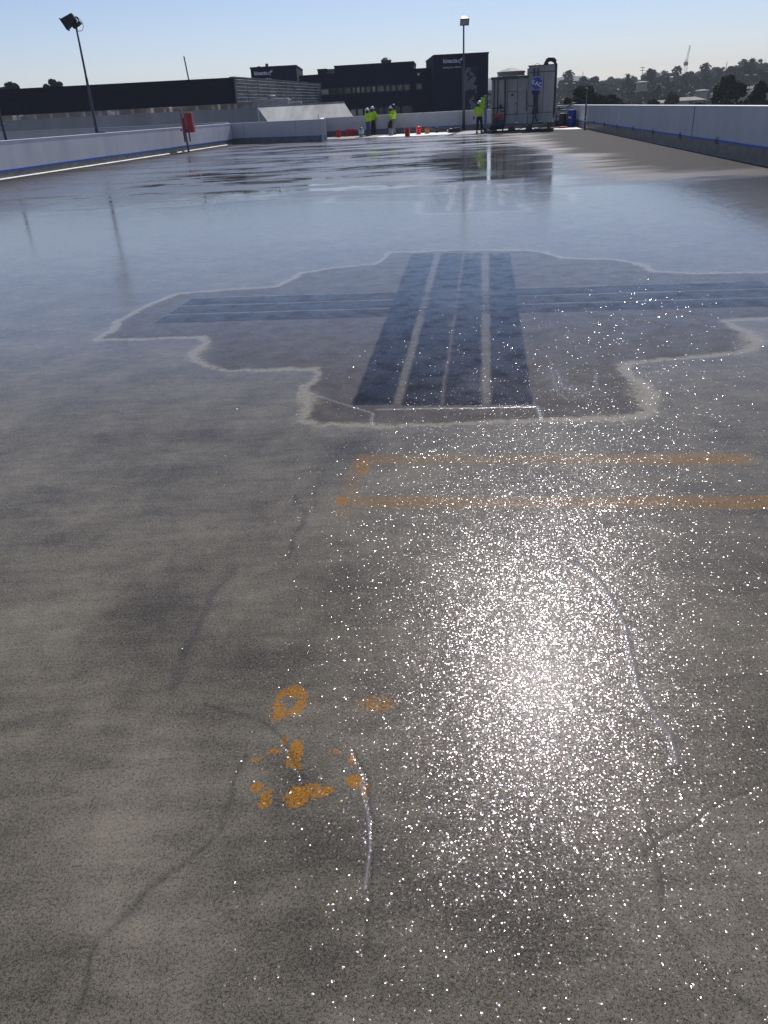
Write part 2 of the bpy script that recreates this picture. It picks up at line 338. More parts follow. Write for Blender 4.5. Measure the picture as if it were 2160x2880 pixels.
def deck_material():
    m = bpy.data.materials.new('wet_coated_deck'); m.use_nodes = True; n = m.node_tree.nodes; l = m.node_tree.links
    b = n['Principled BSDF']
    geo = n.new('ShaderNodeNewGeometry'); P = geo.outputs['Position']
    def attr(a):
        q = n.new('ShaderNodeAttribute'); q.attribute_name = a; return q.outputs['Fac']
    def math_(op, a, bb=None, c=None, clamp=False):
        q = n.new('ShaderNodeMath'); q.operation = op; q.use_clamp = clamp
        for i, v in enumerate((a, bb, c)):
            if v is None: continue
            if isinstance(v, (int, float)): q.inputs[i].default_value = v
            else: l.new(v, q.inputs[i])
        return q.outputs[0]
    def noise(scale, detail=2, rough=.5, vec=P, col=False):
        q = n.new('ShaderNodeTexNoise'); q.inputs['Scale'].default_value = scale; q.inputs['Detail'].default_value = detail; q.inputs['Roughness'].default_value = rough
        l.new(vec, q.inputs['Vector']); return q.outputs['Color' if col else 0]
    def voro(scale, vec=P):
        q = n.new('ShaderNodeTexVoronoi'); q.inputs['Scale'].default_value = scale; l.new(vec, q.inputs['Vector']); return q.outputs['Color']
    def mr(v, a, bb, c=0.0, d=1.0, sm=True):
        q = n.new('ShaderNodeMapRange'); q.interpolation_type = 'SMOOTHSTEP' if sm else 'LINEAR'
        l.new(v, q.inputs[0])
        for i, k in enumerate((a, bb, c, d)):
            if isinstance(k, (int, float)): q.inputs[i+1].default_value = k
            else: l.new(k, q.inputs[i+1])
        return q.outputs[0]
    def mixc(f, a, bb):
        q = n.new('ShaderNodeMix'); q.data_type = 'RGBA'
        if isinstance(f, (int, float)): q.inputs[0].default_value = f
        else: l.new(f, q.inputs[0])
        for i, v in ((6, a), (7, bb)):
            if isinstance(v, tuple): q.inputs[i].default_value = (*v, 1)
            else: l.new(v, q.inputs[i])
        return q.outputs[2]
    def vm(op, a, bb=None, sc_=None):
        q = n.new('ShaderNodeVectorMath'); q.operation = op
        for i, v in ((0, a), (1, bb)):
            if v is None: continue
            if isinstance(v, tuple): q.inputs[i].default_value = v
            else: l.new(v, q.inputs[i])
        if sc_ is not None:
            if isinstance(sc_, (int, float)): q.inputs['Scale'].default_value = sc_
            else: l.new(sc_, q.inputs['Scale'])
        return q.outputs[0]
    sep = n.new('ShaderNodeSeparateXYZ'); l.new(P, sep.inputs[0]); px, py = sep.outputs[0], sep.outputs[1]
    band, org, seam, rim, ridge, mem, inner, pale, glare_tone = [attr(a) for a in ('band', 'org', 'seam', 'rim', 'ridge', 'mem', 'inner', 'pale', 'glare_tone')]
    big = noise(.55, 4, .6); mid = noise(2.2, 4, .6); grain = noise(340, 2, .55); grain2 = noise(125, 2, .6)
    # broad blotches of the worn coating
    blot = math_('ADD', math_('MULTIPLY', math_('SUBTRACT', big, .5), .5), math_('MULTIPLY', math_('SUBTRACT', mid, .5), .7))
    blot = math_('ADD', blot, math_('ADD', math_('MULTIPLY', math_('SUBTRACT', noise(11, 4, .7), .5), .55), math_('MULTIPLY', math_('SUBTRACT', noise(1.0, 4, .65, vm('MULTIPLY', P, (3.2, 17, 1))), .5), .55)))
    blot = math_('ADD', blot, math_('MULTIPLY', pale, .32))
    base = mixc(mr(blot, -.55, .55), (.105, .094, .075), (.235, .208, .160))
    # dark exposed aggregate specks, denser where the coating is worn
    thr = math_('SUBTRACT', .462, math_('MULTIPLY', blot, .10))
    g1 = math_('ADD', math_('MULTIPLY', grain, .62), math_('MULTIPLY', grain2, .38))
    thr_hi = math_('ADD', thr, .035)
    spk = mr(g1, thr_hi, math_('SUBTRACT', thr, .035))
    base = mixc(math_('MULTIPLY', spk, .74), base, (.018, .017, .017))
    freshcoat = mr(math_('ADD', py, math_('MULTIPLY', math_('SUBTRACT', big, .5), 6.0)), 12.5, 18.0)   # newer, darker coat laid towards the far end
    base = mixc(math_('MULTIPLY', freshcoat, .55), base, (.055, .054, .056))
    mott = noise(7, 5, .65)
    base = mixc(math_('MULTIPLY', inner, mr(mott, .3, .65, .5, .88)), base, (.078, .064, .054))
    memn = math_('MULTIPLY', mem, mr(mid, .25, .6, .75, 1.0))
    base = mixc(math_('MULTIPLY', memn, .97), base, (.012, .013, .021))
    base = mixc(math_('MULTIPLY', mr(math_('MULTIPLY', glare_tone, math_('ADD', noise(60, 3, .7), math_('MULTIPLY', noise(5, 3, .6), .8))), .25, .9), .45), base, (.3, .3, .32))
    rg = mr(math_('MULTIPLY', ridge, mr(noise(26, 5, .8), .36, .6, .35, 1.15)), .12, .8)
    base = mixc(math_('MULTIPLY', rg, .66), base, (.34, .30, .23))
    base = mixc(math_('MULTIPLY', math_('MULTIPLY', band, .8), mr(math_('ADD', math_('MULTIPLY', noise(14, 4, .7), .7), math_('MULTIPLY', grain2, .3)), .35, .6, .35, .85)), base, (.24, .16, .06))
    og = mr(math_('ADD', org, math_('MULTIPLY', math_('SUBTRACT', math_('ADD', math_('MULTIPLY', grain2, .6), math_('MULTIPLY', noise(52, 4, .7), .5)), .52), 2.1)), .42, .60)
    og = math_('MULTIPLY', math_('MULTIPLY', og, math_('ADD', math_('MULTIPLY', org, .75), .22)), math_('SUBTRACT', 1.0, math_('MULTIPLY', spk, .9)), clamp=True)
    og = math_('MULTIPLY', og, mr(org, .05, .2))
    base = mixc(og, base, mixc(band, (.40, .17, .008), (.24, .125, .03)))
    base = mixc(math_('MULTIPLY', math_('MULTIPLY', seam, mr(noise(9, 4, .7), .36, .58, .5, 1.0)), .52), base, (.045, .043, .042))
    base = mixc(math_('MULTIPLY', rim, .6), base, (.3, .29, .27))
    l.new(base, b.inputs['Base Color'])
    # wetness: standing film of resin far away, drier along both parapets, satin in front
    sx = vm('MULTIPLY', P, (.16, .42, 1)); streak = noise(1.0, 5, .62, sx); st2 = noise(1.0, 4, .6, vm('MULTIPLY', P, (.5, 1.5, 1)))
    far = mr(math_('ADD', py, math_('MULTIPLY', math_('SUBTRACT', st2, .5), 4.0)), 16.5, 20.5)
    rwall = math_('SUBTRACT', math_('ADD', math_('MULTIPLY', py, .1230), 7.14), px)     # metres left of the right parapet
    lwall = math_('SUBTRACT', px, math_('SUBTRACT', math_('MULTIPLY', py, .1661), 18.92))
    wob = math_('MULTIPLY', math_('SUBTRACT', streak, .5), 7.0)
    wet = math_('MULTIPLY', mr(math_('ADD', rwall, wob), 2.4, 5.6), mr(math_('ADD', lwall, math_('MULTIPLY', wob, .6)), .3, 3.5))
    dry = math_('MAXIMUM', mr(streak, .40, .59), math_('MULTIPLY', mr(st2, .45, .61), .8))
    pc = G(1125*K, 352*K); ln = n.new('ShaderNodeVectorMath'); ln.operation = 'LENGTH'; l.new(vm('MULTIPLY', vm('SUBTRACT', P, (pc.x, pc.y, 0)), (.30, .075, 0)), ln.inputs[0]); PUL = ln.outputs['Value']   # pool of standing water
    dry = math_('MULTIPLY', dry, mr(math_('ADD', PUL, math_('MULTIPLY', math_('SUBTRACT', st2, .5), 1.4)), .55, 1.15, .38, 1.0))
    rfar = mr(dry, 0, 1, .035, .29)
    rfar = math_('ADD', math_('MULTIPLY', rfar, wet), math_('MULTIPLY', math_('SUBTRACT', 1, wet), .55))
    near = mr(py, 4.0, 9.0)                    # 0 close, 1 in the milky zone
    rnear = math_('ADD', math_('MULTIPLY', near, .045), .07)
    rnear = math_('ADD', rnear, math_('MULTIPLY', math_('SUBTRACT', mid, .5), .06))
    rough = math_('ADD', math_('MULTIPLY', rfar, far), math_('MULTIPLY', rnear, math_('SUBTRACT', 1, far)))
    ROUGH = rough
    b.inputs['IOR'].default_value = 1.5
    nearf = mr(py, 4.2, 8.0, 1.0, 0.0)
    selm = n.new('ShaderNodeSeparateColor'); l.new(voro(255), selm.inputs[0])
    beads = mr(selm.outputs[2], .58, .61, .03, .22)      # only some grains are fully wetted out by the resin
    bm = mr(selm.outputs[2], .58, .61, 0, 1); sharp = mr(selm.outputs[1], .93, .95, 0, 1)
    rn = math_('SUBTRACT', math_('SUBTRACT', .24, math_('MULTIPLY', bm, .10)), math_('MULTIPLY', sharp, .07))
    l.new(math_('ADD', math_('MULTIPLY', rn, nearf), math_('MULTIPLY', ROUGH, math_('SUBTRACT', 1, nearf))), b.inputs['Roughness'])
    l.new(math_('MULTIPLY', math_('MULTIPLY', nearf, mr(grain, .42, .58, .1, 1.0)), .052), b.inputs['Coat Weight']); b.inputs['Coat Roughness'].default_value = .25
    lev = math_('ADD', math_('MULTIPLY', nearf, beads), math_('MULTIPLY', math_('SUBTRACT', 1, nearf), .40))
    lev = math_('MULTIPLY', lev, math_('SUBTRACT', 1.0, math_('MULTIPLY', inner, math_('MULTIPLY', mr(noise(5, 4, .6), .35, .6, .78, .45), math_('ADD', 1, math_('MULTIPLY', mem, .12))))))
    l.new(math_('MAXIMUM', lev, math_('MULTIPLY', rim, .5)), b.inputs['Specular IOR Level'])
    # small facets of the sanded, resin-covered surface
    c1 = vm('SUBTRACT', noise(205, 2, .5, col=True), (.5, .5, .5))
    c2 = vm('SUBTRACT', voro(255), (.5, .5, .5)); c3 = vm('SUBTRACT', voro(205), (.5, .5, .5)); c4 = vm('SUBTRACT', voro(165), (.5, .5, .5))
    w1 = vm('SUBTRACT', noise(9, 3, .6, col=True), (.5, .5, .5)); w2 = vm('SUBTRACT', noise(1.4, 3, .6, col=True), (.5, .5, .5))
    nearA = mr(py, 2.2, 8.5, 1.0, .10); farA = math_('SUBTRACT', 1.0, math_('MULTIPLY', far, .97))
    A = math_('MULTIPLY', nearA, farA)
    dryA = math_('MULTIPLY', math_('MULTIPLY', far, math_('SUBTRACT', 1, wet)), .25)
    A = math_('ADD', A, dryA)
    v = vm('SCALE', c1, sc_=math_('MULTIPLY', A, .26))
    v = vm('ADD', v, vm('SCALE', c2, sc_=math_('MULTIPLY', A, .17)))
    sel3 = n.new('ShaderNodeSeparateColor'); l.new(voro(205), sel3.inputs[0])
    v = vm('ADD', v, vm('SCALE', c3, sc_=math_('MULTIPLY', math_('MULTIPLY', mr(sel3.outputs[2], .72, .74), .34), math_('ADD', A, 0))))
    sel4 = n.new('ShaderNodeSeparateColor'); l.new(voro(165), sel4.inputs[0])
    v = vm('ADD', v, vm('SCALE', c4, sc_=math_('MULTIPLY', math_('MULTIPLY', mr(sel4.outputs[2], .94, .945), .6), math_('MULTIPLY', math_('MULTIPLY', mr(py, 1.8, 4.5), mr(py, 7.0, 13.0, 1.0, .25)), math_('ADD', math_('MULTIPLY', math_('SUBTRACT', 1, far), .7), math_('MULTIPLY', dryA, 1.0))))))
    v = vm('ADD', v, vm('SCALE', w1, sc_=math_('ADD', math_('MULTIPLY', math_('SUBTRACT', 1, far), .035), .004)))
    v = vm('ADD', v, vm('SCALE', w2, sc_=.010))
    v = vm('MULTIPLY', v, (1, 1, 0)); nn = vm('NORMALIZE', vm('ADD', v, (0, 0, 1)))
    bp = n.new('ShaderNodeBump'); bp.inputs['Strength'].default_value = 1.0; bp.inputs['Distance'].default_value = .012
    l.new(math_('ADD', math_('SUBTRACT', math_('MULTIPLY', rim, .22), math_('MULTIPLY', seam, .12)), math_('MULTIPLY', mem, .15)), bp.inputs['Height']); l.new(nn, bp.inputs['Normal'])
    l.new(bp.outputs[0], b.inputs['Normal'])
    # faint thin-film tint on single grains
    tint = n.new('ShaderNodeHueSaturation'); tint.inputs['Saturation'].default_value = .7; tint.inputs['Value'].default_value = 1.0; l.new(voro(300), tint.inputs['Color'])
    l.new(mixc(.5, (.86, .64, 1), tint.outputs[0]), b.inputs['Specular Tint'])
    df = n.new('ShaderNodeBsdfDiffuse'); l.new(mixc(.85, base, (.042, .042, .043)), df.inputs[0]); mx = n.new('ShaderNodeMixShader')
    l.new(math_('MULTIPLY', math_('MULTIPLY', far, math_('SUBTRACT', 1, wet)), .86), mx.inputs[0]); l.new(b.outputs[0], mx.inputs[1]); l.new(df.outputs[0], mx.inputs[2])
    l.new(mx.outputs[0], n['Material Output'].inputs['Surface'])
    return m
me.materials.append(deck_material())
deck = bpy.data.objects.new('roof_deck', me); C.objects.link(deck); tag(deck, kind='structure')

# sheets on the deck
def sheet(name, pts, m, z, jag=0, kind='structure'):
    P2 = []
    for i, p in enumerate(pts):
        q = pts[(i+1) % len(pts)]; k = max(1, int(math.hypot(q[0]-p[0], q[1]-p[1])/.5)) if jag else 1
        for j in range(k):
            t = j/k; P2.append((p[0]+(q[0]-p[0])*t+random.uniform(-jag, jag), p[1]+(q[1]-p[1])*t+random.uniform(-jag, jag), z))
    b = MB(); b.add(P2, [tuple(range(len(P2)))]); o = b.build(name, m); tag(o, kind=kind)
    if o.data.polygons[0].normal.z < 0: o.data.flip_normals()
    return o
g = lambda x, y: (G(x, y).x, G(x, y).y)
sheet('dry_coating_strip', [g(917, 391.5), g(1000, 389), g(1100, 384.5), g(1200, 381), g(1310, 377), g(1400, 372.5), g(1480, 369.5), (12.6, bky(12.6)-.1), (-2.6, bky(-2.6)-.1)], 'dry', .004, .10)
sheet('white_primer_patch', [g(1056, 386.5), g(1100, 385.5), g(1150, 383.5), g(1215, 380), g(1262, 377.5), g(1268, 373.5), g(1230, 373.5), g(1180, 375), g(1100, 379), g(1075, 382)], 'primer', .008, .22)
sheet('white_primer_corner', [g(1548, 364.5), g(1600, 364), g(1640, 362.8), g(1622, 357.5), g(1595, 358.5), g(1570, 360)], 'primer', .008, .08)

# ------------------------------------------------------------------ parapets
HW = 1.27; TH = .22
def parapet(label, a, b, capoff=0, tape=(.30, .345), cove=.30, group='white painted parapets around the roof deck', joints=(), capm='cap', zb=-1.0, n=24, wm='wall'):
    vp = VP(a, b); o = empty('parapet_wall', (a[0], a[1], 0), label, 'parapet wall', group)
    L = vp.L
    def seg(u0, u1, n0, n1, z0, z1, name, m, wav=0):
        mb = MB(); k = max(1, int(L/1.2)) if wav else 1
        for i in range(k):
            ua = u0+(u1-u0)*i/k; ub = u0+(u1-u0)*(i+1)/k
            vp.box(mb, ua, ub, n0, n1, z0, z1)
        if k > 1:   # wavy hand-laid edge: shift shared edge vertices by smooth noise
            nv = []
            for (x, y, z) in mb.v:
                s = (Vector((x, y, 0))-vp.a).dot(vp.d); nv.append((x, y, z+wav*math.sin(s*.9)*math.sin(s*.37+1)))
            mb.v = nv
        return offs(mb, o.location).build(name, m, o)
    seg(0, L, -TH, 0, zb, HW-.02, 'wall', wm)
    cp = seg(-.01, L+.01, -TH-.012, .012, HW-.019, HW+.012, 'coping', capm); bevel(cp, .008)
    seg(0, L, .001, .016, -.01, cove, 'cove_base', 'cove')
    seg(0, L, .003, .019, tape[0], tape[1], 'masking_tape', 'tape', .008)
    for ju in joints:
        mb = MB(); vp.box(mb, ju-.004, ju+.004, .0, .021, 0, HW-.03); offs(mb, o.location).build('joint', 'joint', o)
    return o, vp
LWs = (lwx(-10), -10.0)
lwo, lvp = parapet('long left parapet with blue tape and a bright white line at its foot', LWs, LW1, tape=(.235, .305), cove=.24, joints=(), wm='wall_sunlit')
mb = MB(); 
for s0, s1 in ((0, 58.6), (59.8, 60.5), (60.9, 70)):   # narrow raised fillet at the wall foot
    s1 = min(s1, lvp.L); k = int((s1-s0)/.25)+1
    for i in range(k):
        a_ = s0+(s1-s0)*i/k; b_ = s0+(s1-s0)*(i+1)/k; w0 = .13+.02*math.sin(a_*3)+random.uniform(-.012, .012)
        mb.hexa([lvp.w(a_, .017, .002), lvp.w(b_, .017, .002), lvp.w(b_, w0, .002), lvp.w(a_, w0, .002), lvp.w(a_, .017, .03), lvp.w(b_, .017, .03), lvp.w(b_, w0*.8, .014), lvp.w(a_, w0*.8, .014)])
offs(mb, lwo.location).build('white_fillet', 'primer', lwo)
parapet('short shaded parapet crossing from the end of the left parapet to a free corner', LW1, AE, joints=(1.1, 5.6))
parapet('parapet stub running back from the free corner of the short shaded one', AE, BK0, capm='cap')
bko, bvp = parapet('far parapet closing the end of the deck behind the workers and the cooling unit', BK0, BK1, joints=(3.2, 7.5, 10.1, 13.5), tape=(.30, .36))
rwo, rvp = parapet('long right parapet with a row of steel rings near its foot', BK1, (rwx(-10), -10.0), tape=(.36, .41), cove=.36)
mb = MB()
rvp.box(mb, 0, rvp.L, .017, .09, .0, .018); offs(mb, rwo.location).build('base_lip', 'cove', rwo)
for (x, y, rr) in ((2019, 395, 1), (1915, 381, 1), (1838, 370, 1), (1782, 361, 1), (1737, 355.5, 1), (1701.5, 349, 1), (1672, 344.5, .9), (1622, 336, .8)):
    u, z = rvp.hit(x, y)
    mb = MB(); c = rvp.w(u, .035, z); pts = [c+rvp.d*(.092*math.cos(t))+Vector((0, 0, .092*math.sin(t))) for t in np.linspace(0, 2*math.pi, 15)[:-1]]
    mb.tube(pts, .011, 6, closed=True)
    rg_ = offs(mb, rwo.location).build('ring', 'ring', rwo, True)
    mb = MB(); mb.tube([c+rvp.d*.075+rvp.n*(-.02), c+rvp.d*.075+rvp.n*.01+Vector((0, 0, .0))], .02, 8); offs(mb, rwo.location).build('ring_bracket', 'ring', rg_)
for x, y in ((1948, 360), (1811, 380)):
    u, z = rvp.hit(x, y); mb = MB(); rvp.box(mb, u-.006, u+.006, 0, .022, .02 if x > 1900 else .02, HW-.03 if x > 1900 else .35); offs(mb, rwo.location).build('joint', 'joint', rwo)

# ------------------------------------------------------------------ flood light poles and posts
def flood_pole(base, H, rad, yaw, label, headscale=1.0, lower=1.5):
    o = empty('floodlight_pole', base, label, 'floodlight', 'floodlight poles around the deck')
    mb = MB(); mb.lathe([(rad*1.35, 0), (rad*1.35, lower), (rad*1.05, lower+.04), (rad*.95, H*.62), (rad*.8, H*.62+.02), (rad*.7, H)], n=12); mb.build('pole', 'pole', o, True)
    mb = MB(); mb.lathe([(rad*2.6, 0), (rad*2.6, .02)], n=12); mb.build('base_plate', 'pole', o)
    h = bpy.data.objects.new('lamp_head', None)
    s = headscale
    def tr(b_):     # head built facing -x, tilted down, then yawed
        R = Matrix.Rotation(yaw, 4, 'Z') @ Matrix.Rotation(R_(-28), 4, 'Y'); b_.v = [tuple(R @ (Vector(v)*s)+Vector((0, 0, H+.14*s))) for v in b_.v]; return b_
    mb = MB()
    mb.hexa([(-.42, -.24, -.17), (.02, -.15, -.12), (.02, .15, -.12), (-.42, .24, -.17), (-.42, -.24, .17), (.02, -.15, .14), (.02, .15, .14), (-.42, .24, .17)])
    head = tr(mb).build('lamp_housing', 'black', o); bevel(head, .02)
    mb = MB(); mb.box(-.45, -.421, -.27, .27, -.2, .2); tr(mb).build('lens_frame', 'black', head)
    mb = MB(); mb.box(-.455, -.4505, -.22, .22, -.15, .15); tr(mb).build('lens', 'lens', head)
    mb = MB(); mb.box(-.24, .10, -.13, .13, -.27, -.175); bx = tr(mb).build('ballast_box', 'black', o); bevel(bx, .02)
    mb = MB(); mb.tube([(-.05, 0, -.28), (.05, 0, -.22), (.09, 0, -.05), (.03, 0, .0)], .03, 8); tr(mb).build('yoke', 'black', o)
    mb = MB(); R = Matrix.Rotation(yaw, 3, 'Z')
    mb.tube([R @ Vector(p)*s+Vector((0, 0, H)) for p in ((.05, 0, .1), (.16, 0, .10), (.24, 0, -.02), (.25, 0, -.16), (.17, 0, -.27), (.03, 0, -.28))], .011*s, 6); mb.build('cable', 'pipeb', o, True)
    return o
pb = VP(lvp.w(0, -.45, 0), lvp.w(lvp.L, -.45, 0)); u, z = pb.hit(273, 372)
base = pb.w(u, 0, 0)
top = at(213, 62, base.y)
flood_pole((base.x, base.y, 0), top.z, .062, R_(8), 'tall dark floodlight pole standing behind the left parapet, head turned left', 1.25)
mb = MB(); 
o = empty('wall_bracket', lvp.w(lvp.hit(280, 366)[0], -.1, HW+.012), 'small row of black brackets on the left parapet top beside the tall floodlight pole', 'bracket')
for i in range(5): mb = MB(); mb.box(-.03, .03, i*.16, i*.16+.07, 0.013, .05+.02*(i % 2)); mb.build('bracket', 'pole', o)
mb = MB(); mb.box(-.015, .015, -.05, .85, 0, .012); mb.build('rail', 'pole', o); o.rotation_euler.z = -math.atan2(lvp.d.x, lvp.d.y)
mp_ = G(1304, 366); mp_ = Vector((mp_.x*.98, mp_.y*.98, 0))
flood_pole((mp_.x, mp_.y, 0), at(1304.5, 60, mp_.y).z, .075, R_(92), 'tall dark floodlight pole at the far parapet, in front of the navy building', 1.12)
# shorter pole cut by the left frame edge
bp_ = pb.w(pb.hit(16, 389)[0], 0, 0)
mb = MB(); H_ = at(0, 312, bp_.y).z; mb.lathe([(.05, 0), (.045, H_), (.06, H_+.005), (.06, H_+.06), (.03, H_+.09)], n=10); mb.lathe([(.13, 0), (.13, .02)], n=10); mb.box(-.05, .05, -.05, .05, H_-.5, H_-.42)
pt = mb.build('post', 'pole', None, True); pt.location = bp_; tag(pt, 'short dark post behind the left parapet at the left frame edge', 'post')
def stanchion(x, y, ytop, ysplit, label, m='polegrey', r=.055, r2=.028):
    b0 = G(x, y); zt = at(x, ytop, b0.y).z; zs = at(x, ysplit, b0.y).z
    o = empty('post', b0, label, 'post')
    mb = MB(); mb.lathe([(r*1.15, 0), (r*1.15, .35), (r, .36), (r, zs), (r2, zs+.03), (r2, zt), (r2*1.8, zt+.002), (r2*1.8, zt+.05), (.004, zt+.08)], n=10); mb.build('pipe', m, o, True)
    mb = MB(); mb.lathe([(r*2.3, 0.001), (r*2.3, .03), (r*1.2, .035)], n=10); mb.build('base_plate', m, o)
    for za_, zb2 in ((.40, .46), (.62, .66)): mb = MB(); mb.lathe([(r*1.4, za_), (r*1.4, zb2)], n=10); mb.build('band', 'white', o)
    return o
stanchion(1644, 363, 251, 292, 'grey pipe post with thin upper rod at the foot of the right parapet')
b0 = G(1364.5, 374)
o = empty('post', b0, 'blue-grey steel post beside the cooling unit with a hi-vis vest hung on it', 'post')
zt = at(1366, 268, b0.y).z
mb = MB(); mb.box(-.085, .085, -.05, .05, 0, zt); bevel(mb.build('pipe', 'polegrey', o), .01)
mb = MB(); mb.box(-.16, .16, -.12, .12, .0, .03); mb.build('base_plate', 'polegrey', o)
mb = MB(); mb.tube([(-.12, 0, zt), (.30, 0, zt+.03), (.34, 0, zt+.12)], .02, 6); mb.tube([(.2, 0, zt+.03), (.2, 0, zt+.12)], .03, 6); mb.build('hook_arm', 'black', o)
# the vest
vz = at(1354, 304, b0.y).z; mb = MB()
c_ = []
for i in range(9):
    t = i/8; x_ = -.30+.27*t
    c_.append((x_, -.06-.03*math.sin(t*9), x_))
vv = []; ff = []
for j in range(7):
    z_ = vz+(zt-.12-vz)*j/6
    for i, (x_, y_, _) in enumerate(c_): vv.append((x_*(1-.06*j/6)-.02, y_+.012*math.sin(j*2+i), z_+.02*math.sin(i*1.3)))
k = len(c_)
for j in range(6):
    for i in range(k-1): ff.append((j*k+i, j*k+i+1, (j+1)*k+i+1, (j+1)*k+i))
mb.add(vv, ff); vs = mb.build('safety_vest', 'hivis', None, True); vs.location = b0; tag(vs, 'hi-vis yellow vest hanging from the blue-grey post beside the cooling unit', 'vest')
sm = vs.modifiers.new('solid', 'SOLIDIFY'); sm.thickness = .025

# ------------------------------------------------------------------ red hose cabinet on its post
b0 = G(531, 428); o = empty('hose_cabinet', b0, 'dark red metal cabinet on a leaning grey post in front of the left parapet', 'hose cabinet')
def lp(x, y, Yd=0): p = at(x, y, b0.y+Yd); return Vector((p.x-b0.x, p.y-b0.y, p.z))
mb = MB(); p1 = lp(513, 330); mb.tube([(0, 0, 0), (p1.x*.25, 0, p1.z*.3), p1], .06, 10); mb.build('post', 'polegrey', o, True)
A0 = lp(519, 373.5); A1 = lp(545.5, 370.5); zt = lp(512, 319).z; zb_ = A0.z
mb = MB(); xa = lp(520.5, 345).x; xm = lp(529, 345).x; xb = lp(541.5, 343).x
mb.prism([(xa, -.12, zb_), (xm, -.16, zb_), (xb, -.05, zb_), (xb+.02, .35, zb_), (xa, .35, zb_)], (0, 0, zt-zb_)); cb = mb.build('cabinet_box', 'red', o); bevel(cb, .012)
mb = MB(); mb.prism([(xm+.03, -.162, zb_+.05), (xb-.03, -.07, zb_+.05), (xb-.03, -.078, zb_+.05), (xm+.03, -.17, zb_+.05)], (0, 0, zt-zb_-.1)); mb.build('door', 'red', cb)
mb = MB(); mb.box(xb-.02, xb+.03, -.07, -.04, (zt+zb_)/2-.02, (zt+zb_)/2+.06); mb.build('handle', 'steel', cb)
for (xx, ya, yb, yd) in ((512, 310, 400, .1), (533.5, 372, 398, .1)):
    mb = MB(); q0 = lp(xx, 385, yd); z1 = lp(xx, ya, yd).z; z0 = lp(xx, yb, yd).z; mb.box(q0.x-.035+.0, q0.x+.035, .06 if xx > 520 else -.17, .13 if xx > 520 else -.125, z0, z1 if xx < 520 else zb_+.01)
    if xx < 520: mb.v = [(v[0]+(.18), v[1], v[2]) for v in mb.v]
    mb.build('leg', 'red', o)
mb = MB(); q0 = lp(509, 366); mb.tube([(q0.x, 0, q0.z), (q0.x+.5, .0, q0.z)], .03, 8); mb.lathe([(.05, -.04), (.05, .04)], c=(q0.x, 0, q0.z), n=8); mb.build('valve', 'red', o)

# ------------------------------------------------------------------ cooling unit
A = (8.22, 54.9); B = (11.98, 53.9)
cv = VP(A, B); o = empty('cooling_unit', (A[0], A[1], 0), 'big weathered galvanised cooling unit with a round blue badge at the far end', 'cooling tower')
def cpart(name, m, fn, parent=None, smooth=False, bev=0):
    mb = MB(); fn(mb); q = offs(mb, o.location).build(name, m, parent or o, smooth)
    if bev: bevel(q, bev)
    return q
D = 2.2
u0, u1, z0, z1 = cv.rect(1382, 214, 1485, 350)
v0, v1, _, w1 = cv.rect(1485, 184, 1557.5, 350)
ub = u1
cpart('main_casing', 'steel', lambda mb: cv.box(mb, u0, u1-.003, -D, 0, z0, z1), bev=.015)
tall = cpart('tall_casing', 'steel', lambda mb: cv.box(mb, v0, v1, -D, .03, z0, w1), bev=.015)
cpart('top_rim', 'moss', lambda mb: (cv.box(mb, u0-.04, u1-.01, -D-.04, .05, z1-.16, z1-.01)))
cpart('top_flange', 'moss', lambda mb: (cv.box(mb, v0-.05, v1+.03, -D-.04, .07, w1-.01, w1+.035)), tall)
cpart('side_flange', 'steel', lambda mb: (cv.box(mb, v0-.09, v0+.02, -D, .045, z1+.02, w1-.12), cv.box(mb, v0-.07, v0-.01, -.3, .055, z0+.55, z1-.16)), tall)
fu = (cv.hit(1393, 205)[0]+cv.hit(1473, 205)[0])/2; fr = (cv.hit(1473, 205)[0]-cv.hit(1393, 205)[0])/2
fz = cv.hit(1435, 200)[1]
fc_ = cv.w(fu, -D/2, 0)
cpart('fan_stack', 'steel', lambda mb: mb.lathe([(fr*1.0, z1-.01), (fr*.97, z1+.1), (fr*.93, fz-.12), (fr*1.0, fz-.1), (fr*1.0, fz-.03)], c=fc_, n=28), smooth=False)
cpart('fan_guard', 'moss', lambda mb: mb.lathe([(fr*1.03, fz-.035), (fr*1.03, fz), (fr*.25, fz+.20), (.05, fz+.21)], c=fc_, n=14))
def seams(mb):
    for x in (1388.5, 1399, 1421.5, 1427, 1454): u = cv.hit(x, 280)[0]; cv.box(mb, u-.012, u+.012, .001, .012, z0+.5, z1-.16)
    cv.box(mb, u0, u1, .001, .014, z0+.545, z0+.575); u = cv.hit(1484, 330)[0]; cv.box(mb, u-.015, u+.015, .001, .05, z0, z0+.5)
cpart('panel_seams', 'seam', seams)
def seams2(mb):
    for x in (1502, 1513, 1527): u = cv.hit(x, 280)[0]; cv.box(mb, u-.01, u+.01, .031, .042, z0+.6, w1-.05)
    cv.box(mb, v0, v1, .031, .043, w1-.36, w1-.32); cv.box(mb, v0, v1, .031, .043, z0+.56, z0+.585)
cpart('panel_seams', 'seam', seams2, tall)
dr = cpart('access_door', 'steel2', lambda mb: cv.pbox(mb, 1427.5, 258, 1454.5, 320, .002, .03), bev=.006)
cpart('door_frame', 'seam', lambda mb: (cv.pbox(mb, 1426.3, 257, 1427.3, 321, .002, .035), cv.pbox(mb, 1454.8, 257, 1455.8, 321, .002, .035), cv.pbox(mb, 1426.3, 256.2, 1455.8, 257.6, .002, .034)), dr)
cpart('handle', 'black', lambda mb: mb.tube([cv.pt(1449.5, 292, .045), cv.pt(1454, 288.5, .045)], .02, 6), dr)
cpart('notice', 'black', lambda mb: cv.pbox(mb, 1438, 264, 1444, 269.5, .031, .036), dr)
